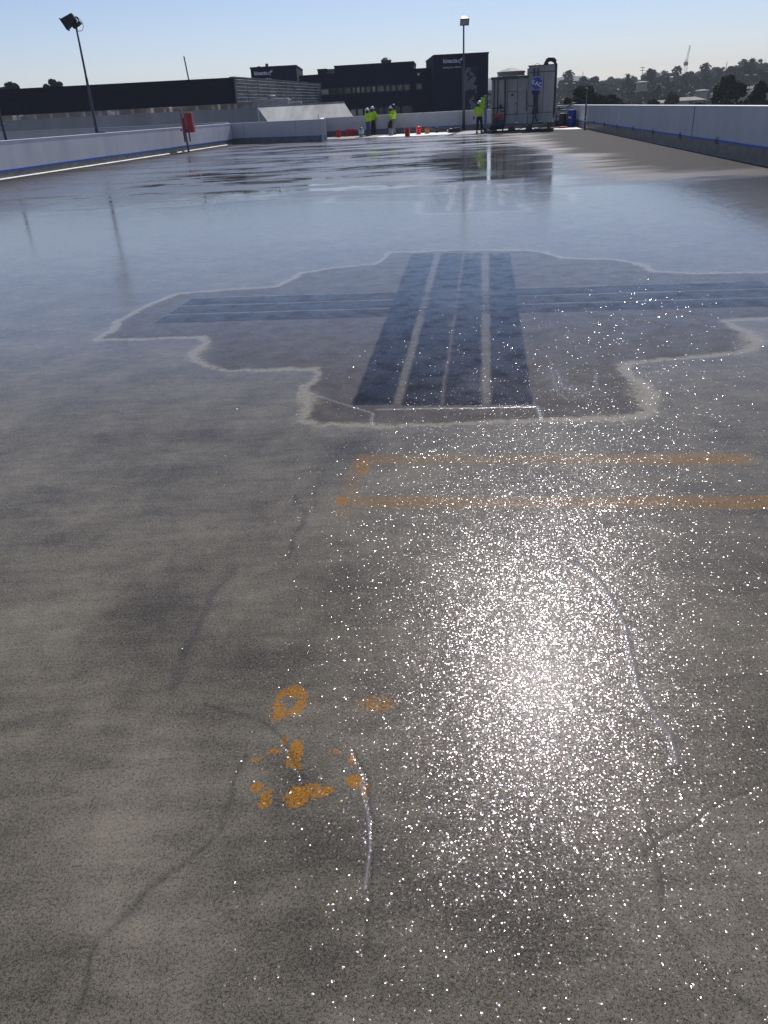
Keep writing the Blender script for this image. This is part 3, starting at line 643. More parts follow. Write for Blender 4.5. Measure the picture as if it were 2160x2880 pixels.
cpart('notice_sheet', 'steel', lambda mb: cv.pbox(mb, 1437, 271, 1444, 277, .031, .034), dr)
# badge
su, sz = cv.hit(1510, 234.3); sr = .40
def disc(r, n0, n1):
    return lambda mb: mb.prism([cv.w(su+r*math.cos(t), n0, sz+r*math.sin(t)) for t in np.linspace(0, 2*math.pi, 41)[:-1]], cv.n*(n1-n0))
bd = cpart('round_badge', 'signblue', disc(sr, .032, .07), tall)
cpart('badge_ring', 'letter', disc(sr*.93, .0705, .074), bd); cpart('badge_face', 'signblue', disc(sr*.87, .0745, .078), bd)
def text(s, size, mtx, m, parent, name='lettering', ext=.006, bold=0.0, loc=None):
    cu = bpy.data.curves.new('t', 'FONT'); cu.body = s; cu.size = size; cu.extrude = ext; cu.offset = bold; cu.align_x = 'CENTER'; cu.align_y = 'CENTER'
    t = bpy.data.objects.new('t', cu); C.objects.link(t); bpy.context.view_layer.update()
    mh = bpy.data.meshes.new_from_object(t.evaluated_get(bpy.context.evaluated_depsgraph_get())); bpy.data.objects.remove(t)
    mh.transform(mtx); mh.materials.clear(); mh.materials.append(M[m]); q = bpy.data.objects.new(name, mh); C.objects.link(q); q.parent = parent; return q
def tm(vp, u, n, z, origin, rot=0, sx=1):
    p = vp.w(u, n, z)-Vector(origin); Rm = Matrix(((vp.d.x, 0, vp.n.x, p.x), (vp.d.y, 0, vp.n.y, p.y), (0, 1, 0, p.z), (0, 0, 0, 1)))
    return Rm @ Matrix.Rotation(rot, 4, 'Z') @ Matrix.Diagonal((sx, 1, 1, 1))
for ch, dx, dz in (('E', -.215, .06), ('A', -.01, -.02), ('C', .20, -.10)):
    text(ch, .31, tm(cv, su+dx, .088, sz+dz, o.location, R_(-6)), 'letter', bd, bold=.008)
# gooseneck pipe
gx = [(1536, 181), (1536, 176), (1538.5, 170.5), (1544, 167), (1550, 166.2), (1556, 167.5), (1560.5, 172), (1562, 180), (1561, 215), (1559, 260), (1557, 300), (1556, 318), (1553, 332)]
def goose(mb):
    mb.tube([cv.pt(x, y, -.1) for x, y in gx], .125, 12)
    mb.lathe([(.15, -.04), (.15, .04)], c=cv.pt(1536, 180, -.1), n=12)
cpart('gooseneck_pipe', 'pipe', goose, smooth=True)
def pipes():
    for ps, r in (([(1502, 192), (1502, 214)], .03), ([(1513, 192), (1513, 214)], .03), ([(1502, 256), (1502, 300), (1498, 320)], .045), ([(1511, 256), (1511, 318)], .045),
                  ([(1506, 262), (1506, 330), (1509, 338), (1516, 343), (1524, 343)], .035), ([(1502, 300), (1500, 330), (1498, 345)], .025), ([(1484, 288), (1487, 297), (1500, 298)], .02),
                  ([(1482, 250), (1481, 312)], .02)):
        cpart('pipe', 'pipeb', lambda mb: mb.tube([cv.pt(x, y, .12) for x, y in ps], r, 8), smooth=True)
    for x, y in ((1500, 259), (1514, 257), (1500, 262), (1515, 262), (1510, 260)):
        p = cv.pt(x, y, .12); cpart('valve', 'pipeb', lambda mb: mb.tube([p-cv.d*.09, p+cv.d*.09], .03, 8))
    for y in (256, 262): p = cv.pt(1507, y, .1); cpart('pipe', 'pipeb', lambda mb: mb.tube([p-cv.d*.2, p+cv.d*.2], .035, 8))
pipes()
def pipes2():
    for ps, r in (([(1376, 305), (1421, 303), (1421, 333)], .035), ([(1420, 313), (1410, 314), (1409, 309)], .03), ([(1391, 226), (1389, 340)], .03), ([(1401, 225), (1400, 312), (1396, 318)], .03), ([(1421, 222), (1420, 345)], .035), ([(1400, 300), (1404, 294), (1412, 295)], .012)):
        cpart('pipe', 'pipe', lambda mb: mb.tube([cv.pt(x, y, .10) for x, y in ps], r, 8), smooth=True)
    p = cv.pt(1409, 302, .1); cpart('valve', 'pipe', lambda mb: mb.lathe([(.12, 0), (.07, .07), (.02, .16)], c=p, n=10))
pipes2()
# frame / skid
def skid(mb):
    cv.box(mb, u0-.05, v1, -.05, .06, z0-.09, z0-.004); cv.box(mb, u0-.05, v1, -D, -D+.1, z0-.09, z0-.004); cv.box(mb, u0-.2, v1+.1, .1, .22, 0, .08)
    for u in (u0+.1, u0+1.3, u0+2.4, u0+3.6): cv.box(mb, u-.06, u+.06, -D, .05, 0, z0-.092)
    for u in (u0+1.3, u0+2.4): mb.prism([cv.w(u-.22, .23, .081), cv.w(u+.22, .23, .081), cv.w(u+.05, .23, z0-.093), cv.w(u-.05, .23, z0-.093)], cv.n*.04)
cpart('skid_frame', 'pipe', skid)
cpart('skid_rail', 'steel2', lambda mb: cv.box(mb, u0+.6, v1-.3, .065, .09, z0-.08, z0-.045))
cpart('drain_plate', 'primer', lambda mb: cv.pbox(mb, 1448, 343.5, 1459, 346, .03, .12)); cpart('drain_plate', 'primer', lambda mb: cv.pbox(mb, 1515, 340, 1524, 342, .2, .26))
for a, b in ((u0+.9, u0+2.3), (u0+2.5, u0+3.4)): cpart('hose', 'pipe', lambda mb: mb.tube([cv.w(a+(b-a)*t, .26, z0-.10-.22*math.sin(math.pi*t)) for t in np.linspace(0, 1, 9)], .018, 6), smooth=True)
cpart('brackets', 'moss', lambda mb: mb.tube([cv.w(cv.hit(1510, 184)[0]-.16+.32*t, -.3, w1+.03+.10*math.sin(math.pi*t)) for t in np.linspace(0, 1, 8)], .012, 6))
# compressor in front of the unit
cb0 = cv.w(u0+.55, .75, 0)
cpo = empty('air_compressor', cb0, 'dark red and blue compressor with hoses at the left foot of the cooling unit', 'compressor', rz=R_(-8))
mb = MB(); R = .33; mb.v = []; mb.lathe([(.05, -.40), (.24, -.36), (R, -.24), (R, .24), (.24, .36), (.05, .40)], n=18); mb.v = [(v[2], v[0], v[1]+.48) for v in mb.v]; mb.build('tank', 'pipeb', cpo, True)
mb = MB(); mb.box(-.22, .26, -.18, .2, .82, 1.02); mb.box(-.05, .30, -.24, .1, .55, .80); bevel(mb.build('motor', 'red', cpo), .04)
mb = MB(); mb.lathe([(.14, -.03), (.14, .03)], c=(0, 0, 0), n=14); mb.v = [(v[0]-.2, v[2]-.36, v[1]+.66) for v in mb.v]; mb.build('flywheel', 'black', cpo)
for x_ in (-.28, .28):
    mb = MB(); mb.box(x_-.04, x_+.04, -.2, .2, 0, .22); mb.build('leg', 'black', cpo)
mb = MB(); mb.tube([(-.75+.5*math.cos(t*1.7)*(.6+.04*t), -.12+.22*math.sin(t*1.7), .02+.018*t) for t in np.linspace(0, 16, 70)], .018, 6); mb.build('hose_coil', 'black', cpo, True)
mb = MB(); mb.box(-.85, -.55, -.1, .2, 0, .18); mb.box(-.8, -.68, 0, .1, .181, .28); bevel(mb.build('pump_block', 'pipe', cpo), .03)

# pipes on the far parapet right of the unit
o2 = empty('wall_pipework', bvp.w(bvp.L-2, .1, 0), 'dark pipes along the far parapet between the cooling unit and the blue barrel', 'pipework')
bq = VP((BK0[0], BK0[1]-.3), (BK1[0], BK1[1]-.3))
mb = MB()
for ps, r in (([(1562, 306), (1592, 303), (1600, 298), (1608, 291), (1622, 289)], .04), ([(1566, 310), (1606, 307)], .025), ([(1560, 328), (1584, 327)], .025), ([(1564, 335), (1564, 352)], .02), ([(1560, 346), (1584, 345)], .03), ([(1565, 309), (1565, 320), (1564, 336)], .03), ([(1572, 298), (1572, 309)], .03), ([(1608, 291), (1612, 300)], .02), ([(1565, 287), (1566, 300)], .02), ([(1616, 291), (1610, 306)], .03)):
    mb = MB(); mb.tube([bq.pt(x, y, .05) for x, y in ps], r, 8); offs(mb, o2.location).build('pipe', 'pipeb', o2, True)
for q_ in ((1562, 308, 1567, 314), (1605, 302, 1615, 306)): mb = MB(); bq.pbox(mb, *q_, .02, .12); offs(mb, o2.location).build('junction_box', 'steel', o2)
mb = MB(); bq.pbox(mb, 1562, 340, 1584, 356, -.05, .1); offs(mb, o2.location).build('pump', 'black', o2)

# barrels
def barrel(base, r, h, m, label, patch=None):
    o = empty('barrel', base, label, 'barrel')
    mb = MB(); mb.lathe([(r*.9, 0), (r*.97, .03), (r, .08), (r, h*.30), (r*1.04, h*.33), (r, h*.36), (r, h*.64), (r*1.04, h*.67), (r, h*.70), (r, h*.9), (r*.97, h*.96), (r*.88, h)], n=24); mb.build('body', m, o, True)
    mb = MB(); mb.lathe([(r*.86, h+.001), (r*.86, h+.02), (r*.7, h+.025)], n=24); mb.lathe([(.05, h+.02), (.05, h+.06)], c=(r*.4, 0, 0), n=10); mb.build('lid', m, o)
    if patch:
        mb = MB(); a0 = R_(-125); pts = [(r*1.012*math.cos(a0+t), r*1.012*math.sin(a0+t)) for t in np.linspace(-.38, .28, 6)]
        vv = [(x, y, h*.52+.03*(i % 2)) for i, (x, y) in enumerate(pts)]+[(x, y, h*.66-.04*(i % 3)) for i, (x, y) in enumerate(pts)]
        mb.add(vv, [(i, i+1, 7+i, 6+i) for i in range(5)]); mb.build('torn_label', 'white', o)
    return o
db = G(1606, 357.5); barrel(db, .30, 1.0, 'barrel', 'tall blue plastic barrel with a torn white patch in the far right corner', True)
barrel(db+Vector((-.52, .25, 0)), .24, .82, 'black', 'black drum standing close behind the left side of the blue barrel')
sb = G(1583, 360.5); mb = MB()
mb.lathe([(.34, 0), (.36, .03), (.3, .08), (.15, .11), (.02, .115)], n=18); mb.v = [(v[0]*(1+.08*math.sin(3*v[1]*9)), v[1]*.6, v[2]) for v in mb.v]
ob = mb.build('folded_sack', 'orange', None, True); ob.location = sb; M['rust'] = mat('rust_red_sack', (.35, .09, .05), .8, .2, 8); ob.data.materials[0] = M['rust']; tag(ob, 'low rust-red folded sack lying in front of the blue barrel', 'sack')

# ------------------------------------------------------------------ buckets and tools
def bucket(x, y, m, label, group=None, s=1.0, fill=False, sx=1):
    b0 = G(x, y); o = empty('bucket', b0, label, 'bucket', group, rz=random.uniform(0, 6))
    r0, r1, h = .13*s, .155*s, .39*s
    mb = MB(); mb.lathe([(r0, 0), (r0+.01, h*.2), (r1-.01, h*.78), (r1+.008, h*.79), (r1+.008, h*.84), (r1-.002, h*.85), (r1, h), (r1+.012, h), (r1+.012, h+.014), (r1-.012, h+.014), (r1-.014, h*.9), (r0-.01, h*.85 if fill else .03)], n=22); mb.build('body', m, o, True)
    mb = MB(); mb.tube([((r1+.02)*math.cos(t), .06+.02*math.sin(t), h*.82+(r1*.9)*math.sin(t)*.95) for t in np.linspace(0, math.pi, 12)], .006, 6); mb.build('handle', 'pipe', o, True)
    for sg in (-1, 1):
        mb = MB(); mb.box(sg*(r1+.012)-.015, sg*(r1+.012)+.015, -.02, .02, h*.76, h*.88); mb.build('handle_lug', m, o)
    return o
rbg = 'red plastic buckets on the deck'
bucket(953, 386, 'redplastic', 'leftmost of the three dark red buckets in the shade', rbg, 1.15)
bucket(979, 383.5, 'redplastic', 'middle of the three dark red buckets in the shade', rbg, 1.15)
bucket(994.5, 382.5, 'redplastic', 'dark red bucket in the shade just left of the black draped bags', rbg, 1.1)
bucket(1146, 383.5, 'redplastic', 'bright red bucket at the front edge of the white patch, left of the other', rbg, 1.2)
b_ = bucket(1177.5, 378, 'redplastic', 'bright red bucket with rags heaped on top, right one on the white patch', rbg, 1.15)
mb = MB(); mb.lathe([(.15, .40), (.12, .46), (.06, .50), (.01, .51)], n=12); mb.v = [(v[0]*(1+.2*math.sin(v[1]*40)), v[1], v[2]+.015*math.sin(v[0]*50)) for v in mb.v]; mb.build('rag', 'redplastic', b_, True)
wbk = bucket(1017, 386, 'white', 'white bucket with a black band standing in front of the worker in jeans', None, 1.2)
mb = MB(); mb.lathe([(.17, .12), (.172, .18)], n=20); mb.build('band', 'black', wbk); mb = MB(); mb.lathe([(.14, .48), (.10, .56), (.03, .60)], n=10); mb.build('lid', 'black', wbk)
bucket(1100, 381, 'greyplastic', 'grey bucket at the feet of the worker in grey trousers', None, 1.1, True)
jb = G(1201.5, 376); o = empty('jug', jb, 'orange-brown jug with a black cap on the white primer patch, right of the red buckets', 'jug')
mb = MB(); mb.lathe([(.15, 0), (.16, .05), (.16, .28), (.13, .35), (.05, .39), (.05, .43)], n=14); mb.build('body', 'orange', o, True)
mb = MB(); mb.lathe([(.06, .431), (.06, .47)], n=12); mb.build('cap', 'black', o); mb = MB(); mb.tube([(.13, 0, .3), (.17, 0, .36), (.1, 0, .43), (.05, 0, .4)], .018, 8); mb.build('handle', 'black', o)
# drill mixer lying on a stand
mb = MB(); q0 = G(1206, 374.5); q1 = G(1229, 373.5)
o = empty('drill_mixer', q1, 'black drill mixer with a long thin shaft leaning over the white primer patch', 'drill mixer')
p0 = Vector((q0.x-q1.x, 0, .38)); mb.tube([p0, (-.06, 0, .14)], .016, 6); mb.build('shaft', 'strut', o)
mb = MB(); mb.box(-.08, .1, -.07, .07, .05, .22); mb.tube([(0, 0, .2), (.0, 0, .36)], .04, 8); mb.tube([(-.12, 0, .3), (.12, 0, .3)], .02, 6); mb.lathe([(.09, 0), (.09, .05)], n=10); bevel(mb.build('drill_body', 'black', o), .015)
mb = MB(); mb.tube([p0, p0+Vector((-.08, 0, .03))], .035, 8); mb.build('paddle', 'black', o)
tb = G(1277, 372.8); o = empty('tool_case', tb, 'black tool case lying on the dry strip between the jug and the floodlight pole', 'tool case')
mb = MB(); mb.hexa([(-.42, -.16, 0), (.42, -.16, 0), (.42, .16, 0), (-.42, .16, 0), (-.34, -.12, .26), (.36, -.12, .30), (.36, .12, .30), (-.34, .12, .26)]); bevel(mb.build('case', 'black', o), .05)
mb = MB(); mb.tube([(-.12, 0, .27), (-.1, 0, .34), (.1, 0, .345), (.12, 0, .28)], .018, 6); mb.build('handle', 'black', o)
mb = MB(); mb.box(-.455, -.40, -.1, .1, .02, .2); mb.build('end_cap', 'white', o)
mb = MB(); e0 = G(1260, 381.5); e1 = G(1308, 368.5); pts = [Vector((e0.x+(e1.x-e0.x)*t+.1*math.sin(t*7), e0.y+(e1.y-e0.y)*t, .02)) for t in np.linspace(0, 1, 20)]; mb.tube(pts, .025, 6)
tag(mb.build('power_cord', 'pipe', None, True), 'dark cord snaking over the dry strip past the black tool case', 'cord')
# broom leaning on far wall
mb = MB(); q = G(1089, 376.5); tp = at(1081.5, 313, q.y+.5); o = empty('squeegee', q, 'long-handled squeegee leaning on the far parapet between the two pairs of workers', 'squeegee')
mb.tube([(0, 0, .05), (tp.x-q.x, .5, tp.z)], .02, 6); mb.build('handle', 'black', o); mb = MB(); mb.box(-.25, .25, -.03, .03, 0, .07); mb.build('blade', 'black', o)
# black draped bags
def lumps(base, items, label, name, cat, m='blackcloth'):
    mb = MB()
    for (x, y, z, rx, ry, rz) in items:
        n1, n2 = 8, 12; vv = []
        for i in range(n1+1):
            for j in range(n2):
                th = math.pi*i/n1; ph = 2*math.pi*j/n2; d = 1+.14*math.sin(3*ph+x*9)*math.sin(2*th)+.07*math.sin(7*ph+i)
                vv.append((x+rx*d*math.sin(th)*math.cos(ph), y+ry*d*math.sin(th)*math.sin(ph), max(0, z+rz*math.cos(th))))
        mb.add(vv, [(i*n2+j, i*n2+(j+1) % n2, (i+1)*n2+(j+1) % n2, (i+1)*n2+j) for i in range(n1) for j in range(n2)])
    o = mb.build(name, m, None, True); o.location = base; tag(o, label, cat); return o
lumps(G(1014, 380), [(-.08, 0, .55, .30, .3, .62), (.30, .1, .5, .28, .3, .66), (-.05, 0, 1.02, .13, .15, .15), (.2, .05, 1.08, .12, .14, .14), (.42, .1, .4, .2, .25, .5)], 'tall heap of black draped bags against the far parapet beside the workers', 'equipment_bag', 'bag')
lumps(G(1072, 377), [(-.2, 0, .2, .3, .25, .28), (.15, 0, .25, .2, .2, .38), (.3, 0, .12, .2, .2, .2)], 'low black tool bag on the deck right of the worker in black trousers', 'tool_bag', 'bag')
lumps(G(1101, 378.5)+Vector((0, .35, 0)), [(-.05, 0, .4, .2, .2, .48), (.0, 0, .75, .12, .12, .2)], 'black upright bag behind the grey bucket', 'upright_bag', 'bag')
mb = MB(); q0 = G(998, 387.3); q1 = G(1022, 387); mb.box(q0.x, q1.x, q0.y-.12, q0.y+.12, 0.009, .025)
tag(mb.build('timber_plank', 'pipe', None), 'flat dark plank lying on the dry strip under the white bucket', 'plank')
mb = MB(); mb.lathe([(.02, 0), (.022, .08), (.008, .1), (.015, .11), (.015, .14)], n=10); bt = mb.build('bottle', 'white', None, True); u_, z_ = VP(LW1, AE).hit(893, 334); bt.location = VP(LW1, AE).w(u_, -.1, HW+.012); bt.scale = (2, 2, 2); tag(bt, 'small white bottle standing on the coping of the short shaded parapet', 'bottle')

# ------------------------------------------------------------------ people
def skinmesh(name, m, nodes, edges, parent, sub=2):
    me = bpy.data.meshes.new(name); me.from_pydata([n_[0] for n_ in nodes], edges, []); me.materials.append(M[m])
    o = bpy.data.objects.new(name, me); C.objects.link(o); o.parent = parent
    s = o.modifiers.new('skin', 'SKIN'); s.use_smooth_shade = True
    pass
    sv = me.skin_vertices[0].data
    for i, n_ in enumerate(nodes):
        r = n_[1]; sv[i].radius = r if isinstance(r, tuple) else (r, r); sv[i].use_root = (i == 0)
    q = o.modifiers.new('sub', 'SUBSURF'); q.levels = sub; q.render_levels = sub
    return o
def ensure_skin(me):
    pass
def person(x, y, label, rz, trousers, armL, armR, helmet='helmet', jacket='hivis', gloves=False, stance=.11, step=0.0, h=1.0, lean=0.0, dy=0):
    b0 = G(x, y); b0.y += dy; o = empty('person', b0, label, 'person', 'workers in hi-vis jackets', rz=rz); o.scale = (h, h, h)
    # facing -Y.  arm = (elbow, wrist, hand)
    nodes = [((0, 0, .95), (.13, .10)), ((0, lean*.3, 1.15), (.12, .095)), ((0, lean*.7, 1.36), (.15, .10)), ((0, lean, 1.48), (.065, .065)), ((0, lean-.015, 1.57), (.07, .085)), ((0, lean-.01, 1.66), (.075, .09)), ((0, lean+.005, 1.72), (.055, .065)), ((0, lean-.10, 1.585), (.016, .016))]
    edges = [(0, 1), (1, 2), (2, 3), (3, 4), (4, 5), (5, 6), (4, 7)]
    jn = [((0, 0, .90), (.19, .15)), ((0, lean*.2, 1.08), (.19, .16)), ((0, lean*.7, 1.34), (.185, .145)), ((0, lean, 1.45), (.10, .10)), ((0, lean, 1.50), (.08, .085))]
    je = [(0, 1), (1, 2), (2, 3), (3, 4)]
    tn = [((0, 0, 1.0), (.16, .12)), ((0, 0, .90), (.155, .125))]; te = [(0, 1)]
    for sg, arm in ((-1, armL), (1, armR)):
        sh = Vector((sg*.19, lean, 1.42)); el, wr, hd = [Vector(p) for p in arm]
        i = len(nodes); nodes += [(sh, (.06, .06)), (el, (.045, .045)), (wr, (.03, .03)), (wr*.35+hd*.65, (.036, .024))]
        edges += [(2, i), (i, i+1), (i+1, i+2), (i+2, i+3)]
        dirn = (hd-wr).normalized(); side = dirn.cross(Vector((0, 1, 0))); side = side.normalized() if side.length > .1 else Vector((1, 0, 0)); nr = side.cross(dirn)
        for f, (o_, ln) in enumerate(((-.03, .075), (-.011, .085), (.010, .08), (.028, .065), (.05, .05))):
            k = len(nodes); b_ = hd+side*o_*1.0+(dirn*(-.035) if f == 4 else Vector()); t_ = b_+dirn*ln*(.5 if f == 4 else .55)+side*(.02 if f == 4 else 0); t2 = t_+dirn*ln*.35+nr*.022
            nodes += [(b_, (.012, .012)), (t_, (.009, .009)), (t2, (.008, .008))]; edges += [(i+3, k), (k, k+1), (k+1, k+2)]
        i = len(jn); jn += [(sh+Vector((0, 0, -.01)), (.085, .085)), (el, (.078, .075)), (wr+(el-wr)*.12, (.052, .052))]; je += [(2, i), (i, i+1), (i+1, i+2)]
        hip = Vector((sg*stance*.85, 0, .86)); kn = Vector((sg*stance, -.03-step*sg*.5, .49)); an = Vector((sg*stance*1.05, .02-step*sg, .09))
        i = len(nodes); nodes += [(hip, (.085, .085)), (kn, (.055, .055)), (an, (.038, .038)), (an+Vector((0, -.13, -.045)), (.04, .03))]; edges += [(0, i), (i, i+1), (i+1, i+2), (i+2, i+3)]
        i = len(tn); tn += [(hip+Vector((0, 0, -.04)), (.105, .115)), (kn, (.08, .085)), (an+Vector((0, 0, .02)), (.068, .075))]; te += [(1, i), (i, i+1), (i+1, i+2)]
        boots = MB(); boots.hexa([an+Vector(p) for p in ((-.05, -.20, -.09), (.05, -.20, -.09), (.05, .07, -.09), (-.05, .07, -.09), (-.04, -.18, -.035), (.04, -.18, -.035), (.045, .06, .03), (-.045, .06, .03))]); bevel(boots.build('boot', 'boots', o), .02)
    skinmesh('body', 'skin', nodes, edges, o)
    if gloves:
        for arm in (armL, armR):
            wr, hd = Vector(arm[1]), Vector(arm[2]); skinmesh('glove', 'blackcloth', [(wr+(hd-wr)*.3, (.042, .042)), (hd, (.052, .04)), (hd+(hd-wr).normalized()*.09, (.04, .03))], [(0, 1), (1, 2)], o, 1)
    skinmesh('jacket', jacket, jn, je, o); skinmesh('trousers', trousers, tn, te, o)
    hm = MB(); hm.lathe([(.165, 1.665), (.165, 1.675), (.125, 1.685), (.125, 1.74), (.105, 1.79), (.06, 1.825), (.01, 1.835)], n=18); hm.v = [(v[0], v[1]*1.18+lean, v[2]) for v in hm.v]
    hm.build('helmet', helmet, o, True)
    hb = MB(); hb.lathe([(.07, 1.50), (.088, 1.56), (.09, 1.62), (.088, 1.664)], n=12); hb.v = [(v[0], v[1]*.9+lean+.028, v[2]) for v in hb.v]; hb.build('hair', 'blackcloth', o, True)
    return o
hang = lambda s: ((s*.29, .02, 1.15), (s*.30, -.05, .92), (s*.30, -.07, .83))
fold = lambda s: ((s*.27, -.03, 1.15), (s*.16, -.27, 1.17), (s*.07, -.30, 1.19))
hold = lambda s: ((s*.25, -.08, 1.16), (s*.15, -.30, 1.30), (s*.12, -.36, 1.38))
pocket = lambda s: ((s*.32, .06, 1.16), (s*.22, -.08, .98), (s*.18, -.14, .95))
person(1036.5, 382.5, 'worker in hi-vis jacket and blue jeans, standing by the white bucket', R_(130), 'jeans', hang(-1), fold(1), stance=.09, h=.97)
person(1050.5, 379, 'worker in hi-vis jacket and black trousers, close right of the worker in jeans', R_(165), 'blackcloth', pocket(-1), hang(1), stance=.09, h=1.02)
person(1109.5, 379, 'worker in grey trousers and black helmet, hands raised to the chest', R_(-75), 'greycloth', hold(-1), hold(1), helmet='black', stance=.09, h=1.05)
person(1103, 377, 'worker mostly hidden behind the one in grey trousers, white helmet showing', R_(100), 'blackcloth', fold(-1), hold(1), stance=.08, h=1.0, dy=.2)
person(1348, 374, 'lone worker in hi-vis jacket, black trousers and gloves, walking beside the cooling unit', R_(8), 'blackcloth', ((-.34, .03, 1.18), (-.37, -.03, .96), (-.38, -.05, .87)), ((.34, .03, 1.18), (.38, -.06, .97), (.40, -.09, .88)), gloves=True, stance=.12, step=.10, h=1.0)

# ------------------------------------------------------------------ buildings beyond the deck
def quadprism(mb, pts, thick):    # 4 pts loop, extruded away
    mb.prism(pts, thick)
# louvred plant screen
Ys = 76.0
sL = at(-120, 290, Ys-1); sC = at(661, 255, Ys); dirn = Vector((math.sin(R_(11.5)), math.cos(R_(11.5)), 0))
lpn = VP((sL.x, sL.y), (sC.x, sC.y)); rpn = VP((sC.x, sC.y), (sC.x+dirn.x*40, sC.y+dirn.y*40))
o = empty('plant_screen', (sC.x, sC.y, 0), 'long dark metal plant screen raised on struts over the neighbouring roof, grey panelled end', 'plant screen')
zt = (lpn.hit(330, 236)[1]+lpn.hit(600, 220.5)[1])/2; zb_ = (lpn.hit(330, 308.5)[1]+lpn.hit(600, 294.5)[1])/2
rl = rpn.hit(903, 258)[0]
mb = MB()
lpn.box(mb, 0, lpn.L, -.25, 0, zb_, zt); nrib = 16
for i in range(nrib): z_ = zb_+(zt-zb_)*i/nrib; lpn.box(mb, 0, lpn.L, 0.001, .06, z_+.05, z_+.14)
sp1 = offs(mb, o.location).build('dark_panel_wall', 'navy2', o)
mb = MB(); rpn.box(mb, .01, rl, -.3, 0, zb_, zt); 
nc = 10; nr_ = 7
for i in range(nc):
    for j in range(nr_):
        ua = rl*i/nc+.12; ub_ = rl*(i+1)/nc-.12; za = zb_+(zt-zb_)*j/nr_+.03; zc = zb_+(zt-zb_)*(j+1)/nr_-.03
        mb.hexa([rpn.w(ua, .001, za), rpn.w(ub_, .001, za), rpn.w(ub_, .11, za+.12), rpn.w(ua, .11, za+.12), rpn.w(ua, .001, zc), rpn.w(ub_, .001, zc), rpn.w(ub_, .07, zc-.05), rpn.w(ua, .07, zc-.05)])
offs(mb, o.location).build('grey_panel_wall', 'screen', o)
mb = MB(); rpn.box(mb, -.1, rl+.05, -.35, .1, zt+.002, zt+.08); offs(mb, o.location).build('top_flashing', 'screen', o)
for i in range(11):
    u_ = rl*i/10.5+.2; mb = MB(); rpn.box(mb, u_-.12, u_+.12, -.3, -.1, zb_-2.4, zb_-.003); offs(mb, o.location).build('support_post', 'strut', o)
    if i in (2, 3, 5, 7, 8): mb = MB(); mb.tube([rpn.w(u_+1.6, -.2, zb_-.01), rpn.w(u_+.1, -.2, zb_-2.4)], .13, 6); offs(mb, o.location).build('brace', 'strut', o)
for i in range(14):
    u_ = lpn.L*(.2+.8*i/13.5); mb = MB(); lpn.box(mb, u_-.1, u_+.1, -.25, -.05, zb_-2.4, zb_-.003); offs(mb, o.location).build('support_post', 'strut', o)
# neighbouring roof clutter
zr = zb_-2.6
cl = ['tan', 'grey', 'pale']
rg2 = 'plant units under the raised screen'
descr = ['squat tan', 'narrow grey', 'wide pale', 'tan boxy', 'low grey', 'rust brown', 'cream tall', 'long tan']
pos = [(10, 'tanbox'), (60, 'strut'), (100, 'white'), (150, 'tanbox'), (182, 'tanbox'), (215, 'roof'), (262, 'strut'), (302, 'white'), (330, 'tanbox'), (385, 'roof'), (440, 'roof'), (500, 'tanbox'), (570, 'roof'), (620, 'tanbox'), (690, 'white'), (745, 'strut'), (790, 'tanbox')]
for i, (x, m) in enumerate(pos):
    yy = 365-x*.054-28; p = at(x, yy, 81+(i % 3)*2.2)
    q = empty('rooftop_unit', (p.x, p.y, zr), 'small rooftop plant unit showing in the gap beneath the raised plant screen', 'rooftop unit', rg2)
    wd = random.uniform(1.1, 2.3); hh = random.uniform(2.5, 3.2)
    mb = MB(); mb.box(-wd, wd, -.7, .7, 0, hh); bevel(mb.build('casing', m, q), .05)
    mb = MB(); mb.lathe([(.4, hh+.002), (.4, hh+.25), (.34, hh+.27)], c=(wd*.3, 0, 0), n=12); mb.build('vent', 'strut', q); mb = MB(); mb.tube([(-wd-.3, -.8, .1), (-wd-.3, -.8, hh*.7), (-wd*.5, -.8, hh*.7)], .07, 6); mb.build('pipe', 'strut', q)
mb = MB(); a_ = at(-100, 345, 76); b_ = at(880, 300, 76); mb.box(a_.x, b_.x, 73, 103, zr-.4, zr); tag(mb.build('neighbour_roof', 'tanbox', None), kind='structure')
# handrail on it
q = empty('roof_handrail', (at(400, 310, 74).x, 74, zr), 'thin pale handrail on the neighbouring roof below the plant screen', 'handrail')
mb = MB(); 
for i in range(9): mb = MB(); mb.tube([(i*2-8, 0, 0), (i*2-8, 0, 1.1)], .035, 6); mb.build('upright', 'white', q)
mb = MB(); mb.tube([(-8, 0, 1.1), (8, 0, 1.1)], .035, 6); mb.tube([(-8, 0, .6), (8, 0, .6)], .03, 6); mb.build('rail', 'white', q)
# antenna
a0 = at(530.5, 223, 84); a1 = at(510, 160, 84); mb = MB(); mb.tube([(0, 0, zt-3-a0.z+a0.z-a0.z), (0, 0, 0), (a1.x-a0.x+.0, 0, a1.z-a0.z)], .07, 6, .05)
mb = MB(); mb.lathe([(.09, 0), (.09, .6), (.07, .62), (.06, a1.z-zr), (.02, a1.z-zr+.1)], n=8); an = mb.build('antenna_mast', 'pole', None, True); an.location = ((a0.x+a1.x)/2-.3, 100, zr); an.rotation_euler = (0, R_(-4), 0); an.location = (a0.x+math.tan(R_(4))*(a0.z-zr), 84, zr); tag(an, 'thin bare antenna mast rising behind the dark plant screen', 'antenna')

